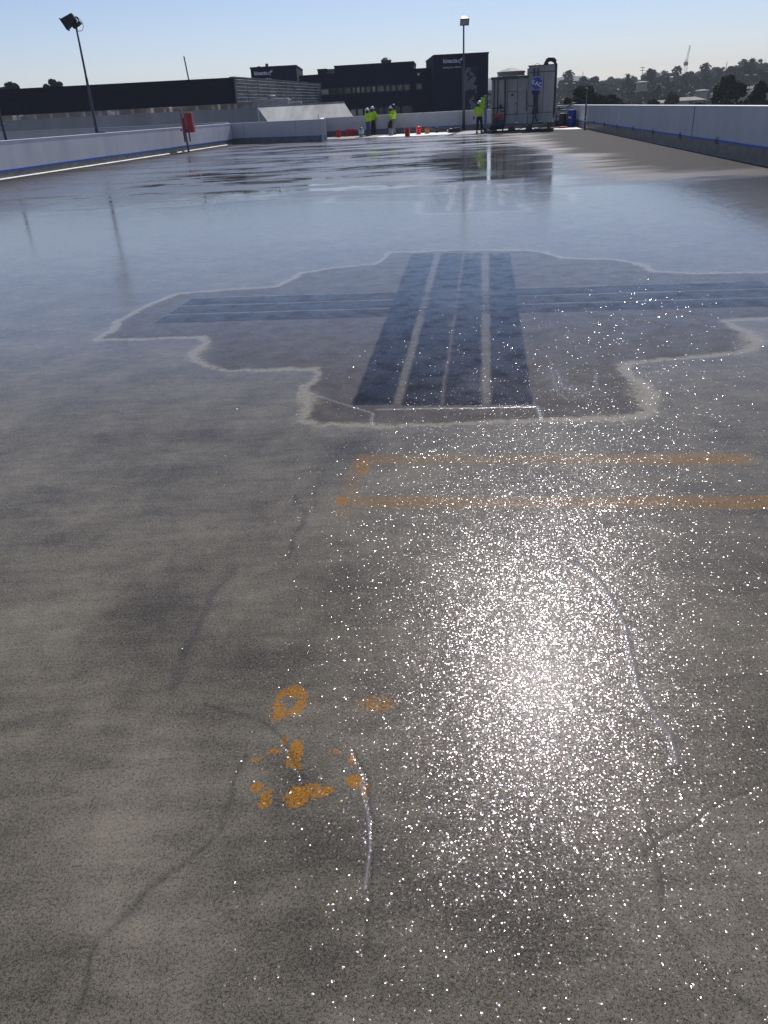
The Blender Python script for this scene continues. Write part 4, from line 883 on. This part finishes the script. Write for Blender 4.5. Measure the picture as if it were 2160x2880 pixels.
# lower concrete walls in front of the neighbouring roof
def wallpix(name, label, cat, x0, x1, ytop0, ytop1, Y0, Y1, m, zbot=-12, th=.4, cap=None):
    a = at(x0, ytop0, Y0); b = at(x1, ytop1, Y1); vp = VP((a.x, a.y), (b.x, b.y)); z = (a.z+b.z)/2
    o = empty(name, (a.x, a.y, 0), label, cat); mb = MB()
    mb.hexa([vp.w(0, 0, zbot), vp.w(vp.L, 0, zbot), vp.w(vp.L, -th, zbot), vp.w(0, -th, zbot), vp.w(0, 0, a.z), vp.w(vp.L, 0, b.z), vp.w(vp.L, -th, b.z), vp.w(0, -th, a.z)])
    offs(mb, o.location).build('wall', m, o)
    if cap:
        mb = MB(); mb.hexa([vp.w(0, .03, a.z+.003), vp.w(vp.L, .03, b.z+.003), vp.w(vp.L, -th-.03, b.z+.003), vp.w(0, -th-.03, a.z+.003), vp.w(0, .03, a.z+.05), vp.w(vp.L, .03, b.z+.05), vp.w(vp.L, -th-.03, b.z+.05), vp.w(0, -th-.03, a.z+.05)])
        offs(mb, o.location).build('coping', cap, o)
    return o
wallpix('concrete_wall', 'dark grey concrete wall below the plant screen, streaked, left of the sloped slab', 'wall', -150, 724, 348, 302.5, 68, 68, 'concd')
wallpix('low_parapet', 'low pale parapet just beyond the left parapet, its top edge faintly lit', 'wall', -150, 640, 381, 345.5, 61, 61, 'wall', cap='wall')
wallpix('low_building', 'long low brown building far behind the gap under the plant screen', 'building', -400, 900, 330, 268, 150, 150, 'tanbox', th=8)
# sloped slab
p0 = at(724, 302, 74.5); p1 = at(968, 289.5, 74.5); p2 = at(1010, 352, 66.5); p3 = at(770, 366, 66.5)
o = empty('sloped_slab', (p3.x, p3.y, 0), 'sloping grey concrete slab with diagonal streaks beyond the short parapet', 'concrete slab')
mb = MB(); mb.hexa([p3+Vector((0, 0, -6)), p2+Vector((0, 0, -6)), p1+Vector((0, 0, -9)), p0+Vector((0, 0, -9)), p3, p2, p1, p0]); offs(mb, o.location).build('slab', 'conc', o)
mb = MB(); mb.hexa([p0+Vector((0, .0, .002)), p1+Vector((0, 0, .002)), p1+Vector((0, .4, .002)), p0+Vector((0, .4, .002)), p0+Vector((0, 0, .12)), p1+Vector((0, 0, .12)), p1+Vector((0, .4, .12)), p0+Vector((0, .4, .12))]); offs(mb, o.location).build('edge_curb', 'conc', o)

# navy office building
YB = 104.0
o = empty('office_building', (at(1220, 300, YB).x, YB, -12), 'large navy office building with light lettering and a ribbon of windows behind the deck', 'building')
O = o.location
def block(name, xs0, xs1, yt0, yt1, Y0, Y1, depth, m='navy', zb=-12):
    a = at(xs0, yt0, Y0); b = at(xs1, yt1, Y1); vp = VP((a.x, a.y), (b.x, b.y)); z = (a.z+b.z)/2; mb = MB(); vp.box(mb, 0, vp.L, -depth, 0, zb, z)
    q = offs(mb, O).build(name, m, o); 
    mb = MB(); vp.box(mb, -.05, vp.L+.05, -depth-.05, .08, z+.002, z+.15); offs(mb, O).build('roof_edge', m, q); return vp, z, q
vpM, zM, _ = block('main_block', 740, 1235, 222, 193.5, 108, 105, 15)
vpT, zT, tw = block('entrance_tower', 1220, 1374, 158, 151, 101, 101, 12)
vpK, zK, kb = block('left_block', 704, 833, 193.5, 186.5, 104, 104, 11)
vpP, zP, _ = block('roof_penthouse', 940, 1163, 188, 176.5, 112, 111, 8)
vpQ, zQ, _ = block('stair_housing', 893, 919, 198, 197, 112, 112, 4)
block('stair_link', 922, 942, 198, 197, 114, 114, 2, 'strut')
# window ribbon
mb = MB(); fr_ = MB()
u0_, z0_ = vpM.hit(903, 258); ue, _ = vpM.hit(1192, 244); za = vpM.hit(1000, 263.5)[1]; zc = vpM.hit(1000, 244)[1]
xw = [(903, 926, 'glasst'), (928, 948, 'glass'), (950, 966, 'glass'), (968, 988, 'glass'), (990, 1001, 'glass'), (1003, 1014, 'glasst'), (1016, 1027, 'glasst'), (1029, 1044, 'glass'), (1046, 1058, 'glasst'), (1061, 1082, 'glass'), (1084, 1098, 'glass'), (1100, 1115, 'glass'), (1117, 1134, 'glass'), (1136, 1154, 'glass'), (1170, 1188, 'glass')]
for a, b, m in xw:
    ua = vpM.hit(a, 255)[0]; ub_ = vpM.hit(b, 255)[0]
    mb = MB(); vpM.box(mb, ua, ub_, .02, .12, za, zc); f_ = offs(mb, O).build('window', 'seam', o)
    mb = MB(); vpM.box(mb, ua+.1, ub_-.1, .121, .14, za+.12, zc-.12); vpM.box(mb, ua+.15, ub_-.15, .141, .145, za+.2, (za+zc)/2) if m == 'glasst' else None
    offs(mb, O).build('pane', m, f_)
zl0 = vpM.hit(1040, 325)[1]; zl1 = vpM.hit(1040, 303)[1]
for a, b in ((985, 1003), (1005, 1022), (1024, 1042), (1044, 1062), (1064, 1080), (1082, 1100), (1102, 1125), (1130, 1160)):
    ua = vpM.hit(a, 310)[0]; ub_ = vpM.hit(b, 310)[0]; mb = MB(); vpM.box(mb, ua, ub_, .02, .12, zl0, zl1); f_ = offs(mb, O).build('window', 'seam', o)
    mb = MB(); vpM.box(mb, ua+.1, ub_-.1, .121, .14, zl0+.1, zl1-.12); offs(mb, O).build('pane', 'glasst' if a < 1040 else 'glass', f_)
M['murala'] = mat('mural_shapes', (.13, .13, .15), .8, 0, .8, col2=(.008, .011, .026), detail=1)
_cr = [n_ for n_ in M['murala'].node_tree.nodes if n_.type == 'VALTORGB'][0]; _cr.color_ramp.elements[0].position = .49; _cr.color_ramp.elements[1].position = .52
[n_ for n_ in M['murala'].node_tree.nodes if n_.type == 'TEX_NOISE'][0].inputs['Distortion'].default_value = 1.6
mb = MB(); vpT.pbox(mb, 1300, 190, 1340, 312, .01, .12); ml = offs(mb, O).build('mural_panel', 'murala', tw); ml['label'] = 'tall panel of abstract grey shapes on the tower'
def logo(vp, x, y, hpx, parent):
    u, z = vp.hit(x, y); sc_ = abs(vp.hit(x, y-hpx)[1]-z)
    text('kinecta', sc_*1.35, tm(vp, u, .15, z, O, 0, .9), 'sign', parent, bold=.006)
    ulog = u+sc_*2.35; mb = MB()
    def loc(a, b): return vp.w(ulog+a*sc_, .15, z+b*sc_)
    mb.tube([loc(.55*math.cos(t)*.6, -.15+.5*math.sin(t)*.7) for t in np.linspace(.6, 5.4, 14)], sc_*.07, 6)
    for (a, b, c, d) in ((.0, .1, .5, .35), (.15, .3, .75, .62), (.3, .1, .85, .35), (.05, -.1, .45, .0)): mb.tube([loc(a, b), loc(c, d)], sc_*.09, 6, sc_*.03)
    offs(mb, O).build('bird_emblem', 'sign', parent, True)
    text('banking done different', sc_*.52, tm(vp, u+sc_*.45, .15, z-sc_*1.35, O, 0, .95), 'sign', parent)
logo(vpT, 1266, 171.5, 13.5, tw)
logo(vpK, 734, 206, 12.5, kb)
mb = MB()
for x, y0, y1 in ((723, 192, 184), (745, 189, 176.5)):
    a = vpK.pt(x, y0, -2); b = vpK.pt(x, y1, -2); mb = MB(); mb.tube([a, b], .18, 6); offs(mb, O).build('roof_mast', 'pole', kb)
mb = MB(); c_ = vpP.pt(1083, 175, -2); mb.lathe([(.5, -.3), (.7, .3), (.3, .6)], c=c_, n=10); mb.tube([c_-Vector((0, 0, 1)), c_], .12, 6); offs(mb, O).build('roof_dish', 'pole', o)
mb = MB(); c_ = vpM.pt(1177, 209, .1); mb.box(c_.x-.12, c_.x+.12, c_.y-.25, c_.y-.02, c_.z-.12, c_.z+.12); offs(mb, O).build('wall_lamp', 'white', o)

# ------------------------------------------------------------------ vegetation
def crown_data(name, R, H, nclump, nleaf, ls, seed, gap=.25, m='leafdark', trunk=None, shape=1.0):
    rs = np.random.RandomState(seed); V = []; F = []
    cl = []
    for i in range(nclump):
        while True:
            p = rs.uniform(-1, 1, 3)
            if (p**2).sum() < 1 and (p**2).sum() > .12: break
        r = rs.uniform(.22, .42)*(1-gap*.5)
        cl.append((p*np.array([R*.78, R*.78, H*.42])*np.array([1, 1, 1]), r*R))
    for c, r in cl:
        k = nleaf//nclump; d = rs.normal(size=(k, 3)); d /= np.linalg.norm(d, axis=1)[:, None]; rad = r*(rs.uniform(.35, 1.05, k))**.6
        P = c+d*rad[:, None]*np.array([1, 1, .8])
        for p in P:
            a = rs.normal(size=3); a /= np.linalg.norm(a); b = np.cross(a, rs.normal(size=3)); b /= np.linalg.norm(b); s = ls*rs.uniform(.6, 1.4)
            o_ = len(V); V += [p-a*s, p+b*s*.6, p+a*s, p-b*s*.6]; F.append((o_, o_+1, o_+2, o_+3))
    me = bpy.data.meshes.new(name); me.from_pydata([tuple(v) for v in V], [], F); me.materials.append(M[m]); return me, cl
def tree(base, H, R, label, seed, m='leafdark', nleaf=5000, ls=.22, trunkfrac=.3, group=None, gap=.3, nclump=26, name='tree', stems=1):
    o = empty(name, base, label, 'tree', group); th = H*trunkfrac; ch = H-th
    mecr, cl = crown_data('crown', R, ch, nclump, nleaf, ls, seed, gap, m); mecr.transform(Matrix.Translation((0, 0, th+ch*.5)))
    q = bpy.data.objects.new('crown', mecr); C.objects.link(q); q.parent = o
    mb = MB(); rs = random.Random(seed)
    for s in range(stems):
        mb.tube([(rs.uniform(-.1, .1)*R*s, 0, 0), (rs.uniform(-.1, .1)*R, 0, th*.6), (rs.uniform(-.15, .15)*R, 0, th), (0, 0, th+ch*.4)], H*.022, 8, H*.008)
    for c, r in cl[::3]: mb.tube([(0, 0, th*.9), (c[0]*.5, c[1]*.5, th+ch*.35+c[2]*.3), (c[0], c[1], th+ch*.5+c[2])], H*.009, 5, H*.002)
    mb.build('trunk', 'bark', o, True); return o
def tree_px(x, ytop, ybot_m, wpx, Y, label, seed, **k):
    t = at(x, ytop, Y); R = abs(at(x+wpx/2, ytop, Y).x-t.x)*1.12; k['trunkfrac'] = max(.05, 1-2.1*R/(t.z-ybot_m)); return tree((t.x, Y, ybot_m), (t.z-ybot_m)*.97, R, label, seed, **k)
tree_px(24, 222, -12, 75, 135, 'dark bushy treetop above the plant screen at the left frame edge', 11, nleaf=6000, ls=.28, trunkfrac=.55)
tree_px(146, 203, -12, 62, 135, 'loose treetop with sky gaps above the plant screen, left of the floodlight pole', 12, nleaf=3200, ls=.26, trunkfrac=.62, nclump=15, gap=.6)
GZ = -11
tree_px(1655, 225, GZ, 92, 118, 'broad dark tree beyond the far right corner of the deck, behind the pipe post', 21, nleaf=11000, ls=.2, trunkfrac=.2, nclump=40, stems=2)
tree_px(1615, 258, GZ, 60, 112, 'low dark tree beyond the parapet just right of the cooling unit', 22, nleaf=5000, ls=.2, trunkfrac=.2)
tree_px(1728, 243, GZ, 112, 124, 'wide dark olive tree beyond the right parapet, right of the pipe post', 23, nleaf=11000, ls=.2, trunkfrac=.2, nclump=40)
tree_px(2060, 199, GZ, 82, 128, 'tall round dark tree standing above the right parapet, highest of the near trees', 24, nleaf=13000, ls=.2, trunkfrac=.28, nclump=46)
tree_px(2040, 262, GZ, 96, 120, 'bushy lower tree at the foot of the tall round tree', 25, nleaf=6000, ls=.2, trunkfrac=.15)
tree_px(2152, 218, GZ, 66, 112, 'dark tree cut by the right frame edge above the parapet', 26, nleaf=8000, ls=.2, trunkfrac=.2)
tree_px(2100, 262, GZ, 60, 116, 'small dark tree between the tall round tree and the right frame edge', 27, nleaf=4000, ls=.2, trunkfrac=.2)
tree_px(1836, 270, GZ, 44, 130, 'small dark tree over the parapet left of the tan-roofed house', 28, nleaf=3000, ls=.2, trunkfrac=.2)
tree_px(1798, 280, GZ, 70, 126, 'low pale bush over the right parapet beside the wide olive tree', 29, m='leafpale', nleaf=3500, ls=.2, trunkfrac=.1, name='bush')
tree_px(1975, 272, GZ, 90, 134, 'low mid-green tree over the parapet left of the tall round tree', 30, m='leafmid', nleaf=5000, ls=.2, trunkfrac=.2)
tree_px(1893, 248, GZ, 40, 190, 'rounded grey-green tree behind the tan-roofed house', 31, nleaf=3000, ls=.3)
tree_px(1140, 304, GZ, 52, 84, 'yellowing shrub top over the far parapet in front of the navy building', 32, m='leafyel', nleaf=4000, ls=.16, trunkfrac=.2, name='shrub')

# ------------------------------------------------------------------ ground, hillside
def sm_(t): t = max(0, min(1, t)); return t*t*(3-2*t)
def terr(x, y):
    d = math.hypot(x, y); az = math.degrees(math.atan2(x, y))
    ridge_h = np.interp(az, [-5, 2, 7, 12, 16, 20, 23, 27, 40, 60], [-12, -10, -1, 1, 2.5, 4.5, 6.5, 11, 13, 5])
    near = -12+(ridge_h*.45+12)*sm_((d-200)/260) if ridge_h > -12 else -12
    h = near+(ridge_h-(-12+(ridge_h*.45+12)))*sm_((d-440)/300)
    h += 1.0*math.sin(x*.021)*math.sin(y*.017)*sm_((d-220)/200)
    back = sm_((d-850)/900); h = h*(1-back)+(-14)*back
    return h
gx_ = [-1200, -1000, -500, -250, -120, -60]+list(range(0, 900, 20))+[950, 1100, 1400, 1700, 2100]
gy_ = [-400, -200, -60, 0, 60]+list(range(80, 900, 20))+[950, 1050, 1200, 1400, 1700, 2100]
vv = [(x, y, terr(x, y)) for y in gy_ for x in gx_]; nxx = len(gx_)
mb = MB(); mb.add(vv, [(j*nxx+i, j*nxx+i+1, (j+1)*nxx+i+1, (j+1)*nxx+i) for j in range(len(gy_)-1) for i in range(nxx-1)])
gr = mb.build('ground', 'ground', None, True, fix=False); tag(gr, kind='structure')
# distant hills
mb = MB(); vv = []; N = 90
for j, (dd, k) in enumerate(((1600, 0), (1720, .75), (1790, 1), (1950, 0))):
    for i in range(N):
        az = R_(-2+38*i/(N-1)); hz = np.interp(math.degrees(az), [-2, 6, 8.3, 11, 13, 14.2, 15.5, 17.5, 20, 36], [10, 38, 46, 44, 42, 39, 32, 24, 16, 10])+3*math.sin(i*.9)+2*math.sin(i*2.3+1)
        vv.append((dd*math.sin(az), dd*math.cos(az), -20+(hz+20)*k))
mb.add(vv, [(j*N+i, j*N+i+1, (j+1)*N+i+1, (j+1)*N+i) for j in range(3) for i in range(N-1)]); tag(mb.build('distant_hills', 'farhill', None, True, fix=False), kind='structure')

# hillside trees: shared crown+trunk meshes
var = []
for k in range(6):
    mt = ['leafdark', 'leafmid', 'leafdark', 'leafpale', 'leafmid', 'leafdark'][k]; R = [4.5, 4, 5, 3.5, 3.0, 2.6][k]; H = [8, 7, 9, 6, 8, 11][k]
    mecr, cl = crown_data('crown', R, H*.85, 16, 1100, .55, 60+k, .3, mt); mecr.transform(Matrix.Translation((0, 0, H*.52)))
    var.append((mecr, H))
tb = MB().lathe([(.35, -2), (.25, 2), (.15, 5)], n=6); tm_ = tb.build('trunk', 'bark', None); tmesh = tm_.data; bpy.data.objects.remove(tm_)
rs = random.Random(5); cnt = 0
while cnt < 298:
    az = rs.uniform(6.5, 29); d = 190+560*math.sqrt(rs.random()) if rs.random() < .8 else rs.uniform(680, 800)
    if az < 13 and az > 8.9: continue
    if az < 13 and rs.random() < .5: continue
    x = d*math.sin(R_(az)); y = d*math.cos(R_(az)); k = rs.randrange(6); mecr, H = var[k]
    o = empty('hillside_tree', (x, y, terr(x, y)-.5), 'small hazy tree among many on the far hillside beyond the right parapet', 'tree', 'trees covering the far hillside', rz=rs.uniform(0, 6)); s = rs.uniform(.7, 1.2) if d < 420 else rs.uniform(.9, 1.6); o.scale = (s*1.1, s*1.1, s)
    q = bpy.data.objects.new('crown', mecr); C.objects.link(q); q.parent = o
    if d < 420:
        t = bpy.data.objects.new('trunk', tmesh); C.objects.link(t); t.parent = o
    cnt += 1
# undergrowth between them
rsn = np.random.RandomState(3); V = []; F = []
for i in range(34000):
    az = rsn.uniform(6, 30); d = rsn.uniform(170, 820); x = d*math.sin(R_(az)); y = d*math.cos(R_(az)); z = terr(x, y)+rsn.uniform(0, 3.4)
    a = rsn.normal(size=3); a /= np.linalg.norm(a); b = np.cross(a, rsn.normal(size=3)); b /= np.linalg.norm(b); s = rsn.uniform(.5, 1.1); p = np.array([x, y, z]); k = len(V)
    V += [tuple(p-a*s), tuple(p+b*s*.7), tuple(p+a*s), tuple(p-b*s*.7)]; F.append((k, k+1, k+2, k+3))
mb = MB(); mb.add(V, F); tag(mb.build('hillside_scrub', 'leafmid', None, fix=False), 'dense scrub and undergrowth covering the hillside', 'scrub', kind='stuff')

# houses
def house(x, y, d, w, dp, hh, label, rz=0, m='housewall', rm='roof', lift=0):
    k_ = w*d/2165/.93/w; w, dp, hh = w*k_, dp*k_, hh*k_
    p = at(x, y, d); z = p.z-hh if lift is None else terr(p.x, p.y)+lift
    z = p.z-hh*1.0
    o = empty('house', (p.x, p.y, z), label, 'house', 'houses on the hillside', rz=rz)
    mb = MB(); mb.box(-w/2, w/2, -dp/2, dp/2, -2.5, hh*.6); mb.build('wall', m, o)
    mb = MB(); e = .5; mb.add([(-w/2-e, -dp/2-e, hh*.6), (w/2+e, -dp/2-e, hh*.6), (w/2+e, dp/2+e, hh*.6), (-w/2-e, dp/2+e, hh*.6), (-w/2+1, 0, hh), (w/2-1, 0, hh)], [(0, 1, 5, 4), (1, 2, 5), (2, 3, 4, 5), (3, 0, 4), (3, 2, 1, 0)]); mb.build('roof', rm, o)
    for i in range(max(1, int(w/3.5))):
        cx = -w/2+(i+.5)*w/max(1, int(w/3.5)); mb = MB(); mb.box(cx-.6, cx+.6, -dp/2-.06, -dp/2-.01, hh*.12, hh*.48); mb.build('window', 'glass', o)
    return o
house(1932, 273, 200, 62, 42, 17, 'tan-roofed house just over the right parapet, nearest of the houses', R_(12))
house(1872, 281, 210, 50, 34, 14, 'tan roof half hidden left of the nearest tan-roofed house', R_(-5))
house(1806, 228, 330, 20, 15, 6, 'pale boxy house half-way up the hillside above the low bush', R_(5), rm='housewall')
house(1896, 214, 470, 24, 16, 6, 'pale flat roof near the ridge below the crane', R_(-8), rm='housewall')
house(2110, 243, 260, 44, 30, 12, 'long pale roof right of the tall round tree', R_(25))
house(2148, 241, 265, 28, 20, 10, 'pale roof near the right frame edge', R_(-12), rm='housewall')
house(1822, 203, 700, 18, 12, 7, 'white house on the skyline just left of the slender palm', 0, m='white', rm='housewall')
house(1846, 203, 710, 16, 12, 7, 'white house on the skyline just right of the slender palm', R_(10), m='white', rm='housewall')
house(1975, 251, 300, 22, 14, 7, 'small pale house among the trees left of the tall round tree', R_(20), rm='housewall')
house(1612, 225, 600, 16, 12, 6, 'pale house in the haze above the broad dark tree', R_(-10), rm='housewall')
# parked cars far away as pale glints are omitted; utility poles, palms, crane
def upole(x, ytop, d, label, arms=2):
    p = at(x, ytop, d); z0 = terr(p.x, p.y)-1; h = p.z-z0; o = empty('utility_pole', (p.x, p.y, z0), label, 'utility pole', 'utility poles on the ridge')
    mb = MB(); mb.lathe([(.28, 0), (.16, h)], n=8); mb.build('pole', 'pole', o)
    for i in range(arms):
        mb = MB(); mb.box(-1.6, 1.6, -.1, .1, h-.7-i*1.6, h-.45-i*1.6); mb.build('crossarm', 'pole', o)
    return o
upole(1808, 187, 560, 'utility pole with two crossarms on the ridge left of the palm')
upole(2085, 176, 520, 'utility pole on the ridge right of the tall round tree'); upole(2118, 169, 500, 'utility pole near the bare-branched tree on the ridge', 1); upole(2045, 173, 540, 'thin slanting pole on the ridge above the tall round tree', 0)
upole(1640, 201, 600, 'thin bare mast on the hazy ridge above the pipe post', 0)
def palm(x, ytop, d, r, label, seed):
    p = at(x, ytop, d); z0 = terr(p.x, p.y)-1; h = p.z-z0-r*.5; o = empty('palm_tree', (p.x, p.y, z0), label, 'palm tree', 'palm trees on the hillside')
    mb = MB(); mb.tube([(0, 0, 0), (.2, 0, h*.5), (0, 0, h)], .35, 7, .22); mb.build('trunk', 'bark', o); rs = random.Random(seed); mb = MB()
    for i in range(38):
        a = rs.uniform(0, 6.28); el = rs.uniform(-.7, 1.3); pr = None
        for s in range(5):
            t = s/4; q = Vector((math.cos(a)*r*t*math.cos(el), math.sin(a)*r*t*math.cos(el), h+r*(math.sin(el)*t-.6*t*t))); wv = Vector((-math.sin(a), math.cos(a), 0))*(.28*r*.35*(1-t*.7))
            if pr: mb.add([pr[0]-pr[1], pr[0]+pr[1], q+wv, q-wv], [(0, 1, 2, 3)])
            pr = (q, wv)
    mb.build('fronds', 'leafdark', o, fix=False); return o
palm(1828, 189, 500, 2.6, 'slender palm with a small round head on the skyline', 1); palm(1768, 203, 380, 4.2, 'bushy palm on the hillside left of the slender palm', 2); palm(1855, 230, 300, 3.2, 'pale palm on the hillside above the tan-roofed houses', 3); palm(2130, 225, 150, 2.8, 'dark palm by the right frame edge', 4)
# bare tree
p = at(2138, 163, 500); z0 = terr(p.x, p.y); o = empty('bare_tree', (p.x, p.y, z0), 'bare-branched tree on the skyline near the right frame edge', 'tree'); mb = MB(); rs = random.Random(8); hb = p.z-z0
mb.tube([(0, 0, 0), (0, 0, hb*.5)], .4, 6, .25); mb.build('trunk', 'bark', o); mb = MB()
for i in range(26):
    a = rs.uniform(0, 6.28); r = rs.uniform(1, 5); mb.tube([(0, 0, hb*rs.uniform(.35, .5)), (math.cos(a)*r*.6, math.sin(a)*r*.6, hb*rs.uniform(.6, .75)), (math.cos(a)*r, math.sin(a)*r, hb*rs.uniform(.8, 1))], .14, 5, .06)
mb.build('branches', 'bark', o)
# crane
dC = 700; p0 = at(1928, 205, dC); p1 = at(1931, 168, dC); p2 = at(1941, 127, dC); zg = terr(p0.x, dC)
o = empty('crane', (p0.x, dC, zg), 'pale lattice crane with a raised jib far away on the ridge', 'crane')
def lattice(mb, a, b, w0, w1, n, r):
    a = Vector(a); b = Vector(b)
    for c in ((-1, -1), (1, -1), (1, 1), (-1, 1)): mb.tube([a+Vector((c[0]*w0, c[1]*w0, 0)), b+Vector((c[0]*w1, c[1]*w1, 0))], r, 4)
    for i in range(n):
        t = i/n; t2 = (i+1)/n; wa = w0+(w1-w0)*t; wb = w0+(w1-w0)*t2; s = 1 if i % 2 else -1
        mb.tube([a.lerp(b, t)+Vector((-s*wa, -wa, 0)), a.lerp(b, t2)+Vector((s*wb, -wb, 0))], r*.7, 4)
mb = MB(); lattice(mb, (0, 0, 0), (p1.x-p0.x, 0, p1.z-zg), 1.0, .8, 12, .09); mb.build('mast', 'polegrey', o)
mb = MB(); lattice(mb, (p1.x-p0.x, 0, p1.z-zg-2), (p2.x-p0.x, 0, p2.z-zg), .7, .3, 14, .08); mb.build('jib', 'strut', o)
mb = MB(); mb.box(p1.x-p0.x-1.6, p1.x-p0.x+1.2, -1, 1, p1.z-zg-4, p1.z-zg-1.5); mb.build('cab', 'polegrey', o)
def slamp(x, y, d, label):
    p = at(x, y, d); zg = terr(p.x, p.y); h = p.z-zg; o = empty('street_lamp', (p.x, p.y, zg), label, 'street lamp', 'street lamps beyond the parapet')
    mb = MB(); mb.lathe([(.14, 0), (.08, h)], n=8); mb.tube([(-.7, 0, h), (.7, 0, h)], .05, 6); mb.build('post', 'pole', o)
    for s in (-1, 1): mb = MB(); mb.box(s*.95-.4, s*.95+.4, -.2, .2, h-.06, h+.12); bevel(mb.build('lamp_head', 'white', o), .04)
slamp(2112, 211, 200, 'twin-headed street lamp right of the tall round tree'); slamp(1604, 235, 220, 'twin-headed street lamp in the haze right of the cooling unit')

# ------------------------------------------------------------------ haze
mh = bpy.data.materials.new('haze'); mh.use_nodes = True; n = mh.node_tree.nodes; n.remove(n['Principled BSDF']); pv = n.new('ShaderNodeVolumePrincipled')
pv.inputs['Color'].default_value = (.84, .91, 1.0, 1); pv.inputs['Density'].default_value = .00029; pv.inputs['Anisotropy'].default_value = 0.0
mh.node_tree.links.new(pv.outputs[0], n['Material Output'].inputs['Volume'])
mb = MB(); mb.box(-1250, 2150, -420, 2150, -24, 70); hz = mb.build('haze', mh, None); tag(hz, kind='stuff')

sc.render.engine = 'CYCLES'
sc.cycles.volume_bounces = 1
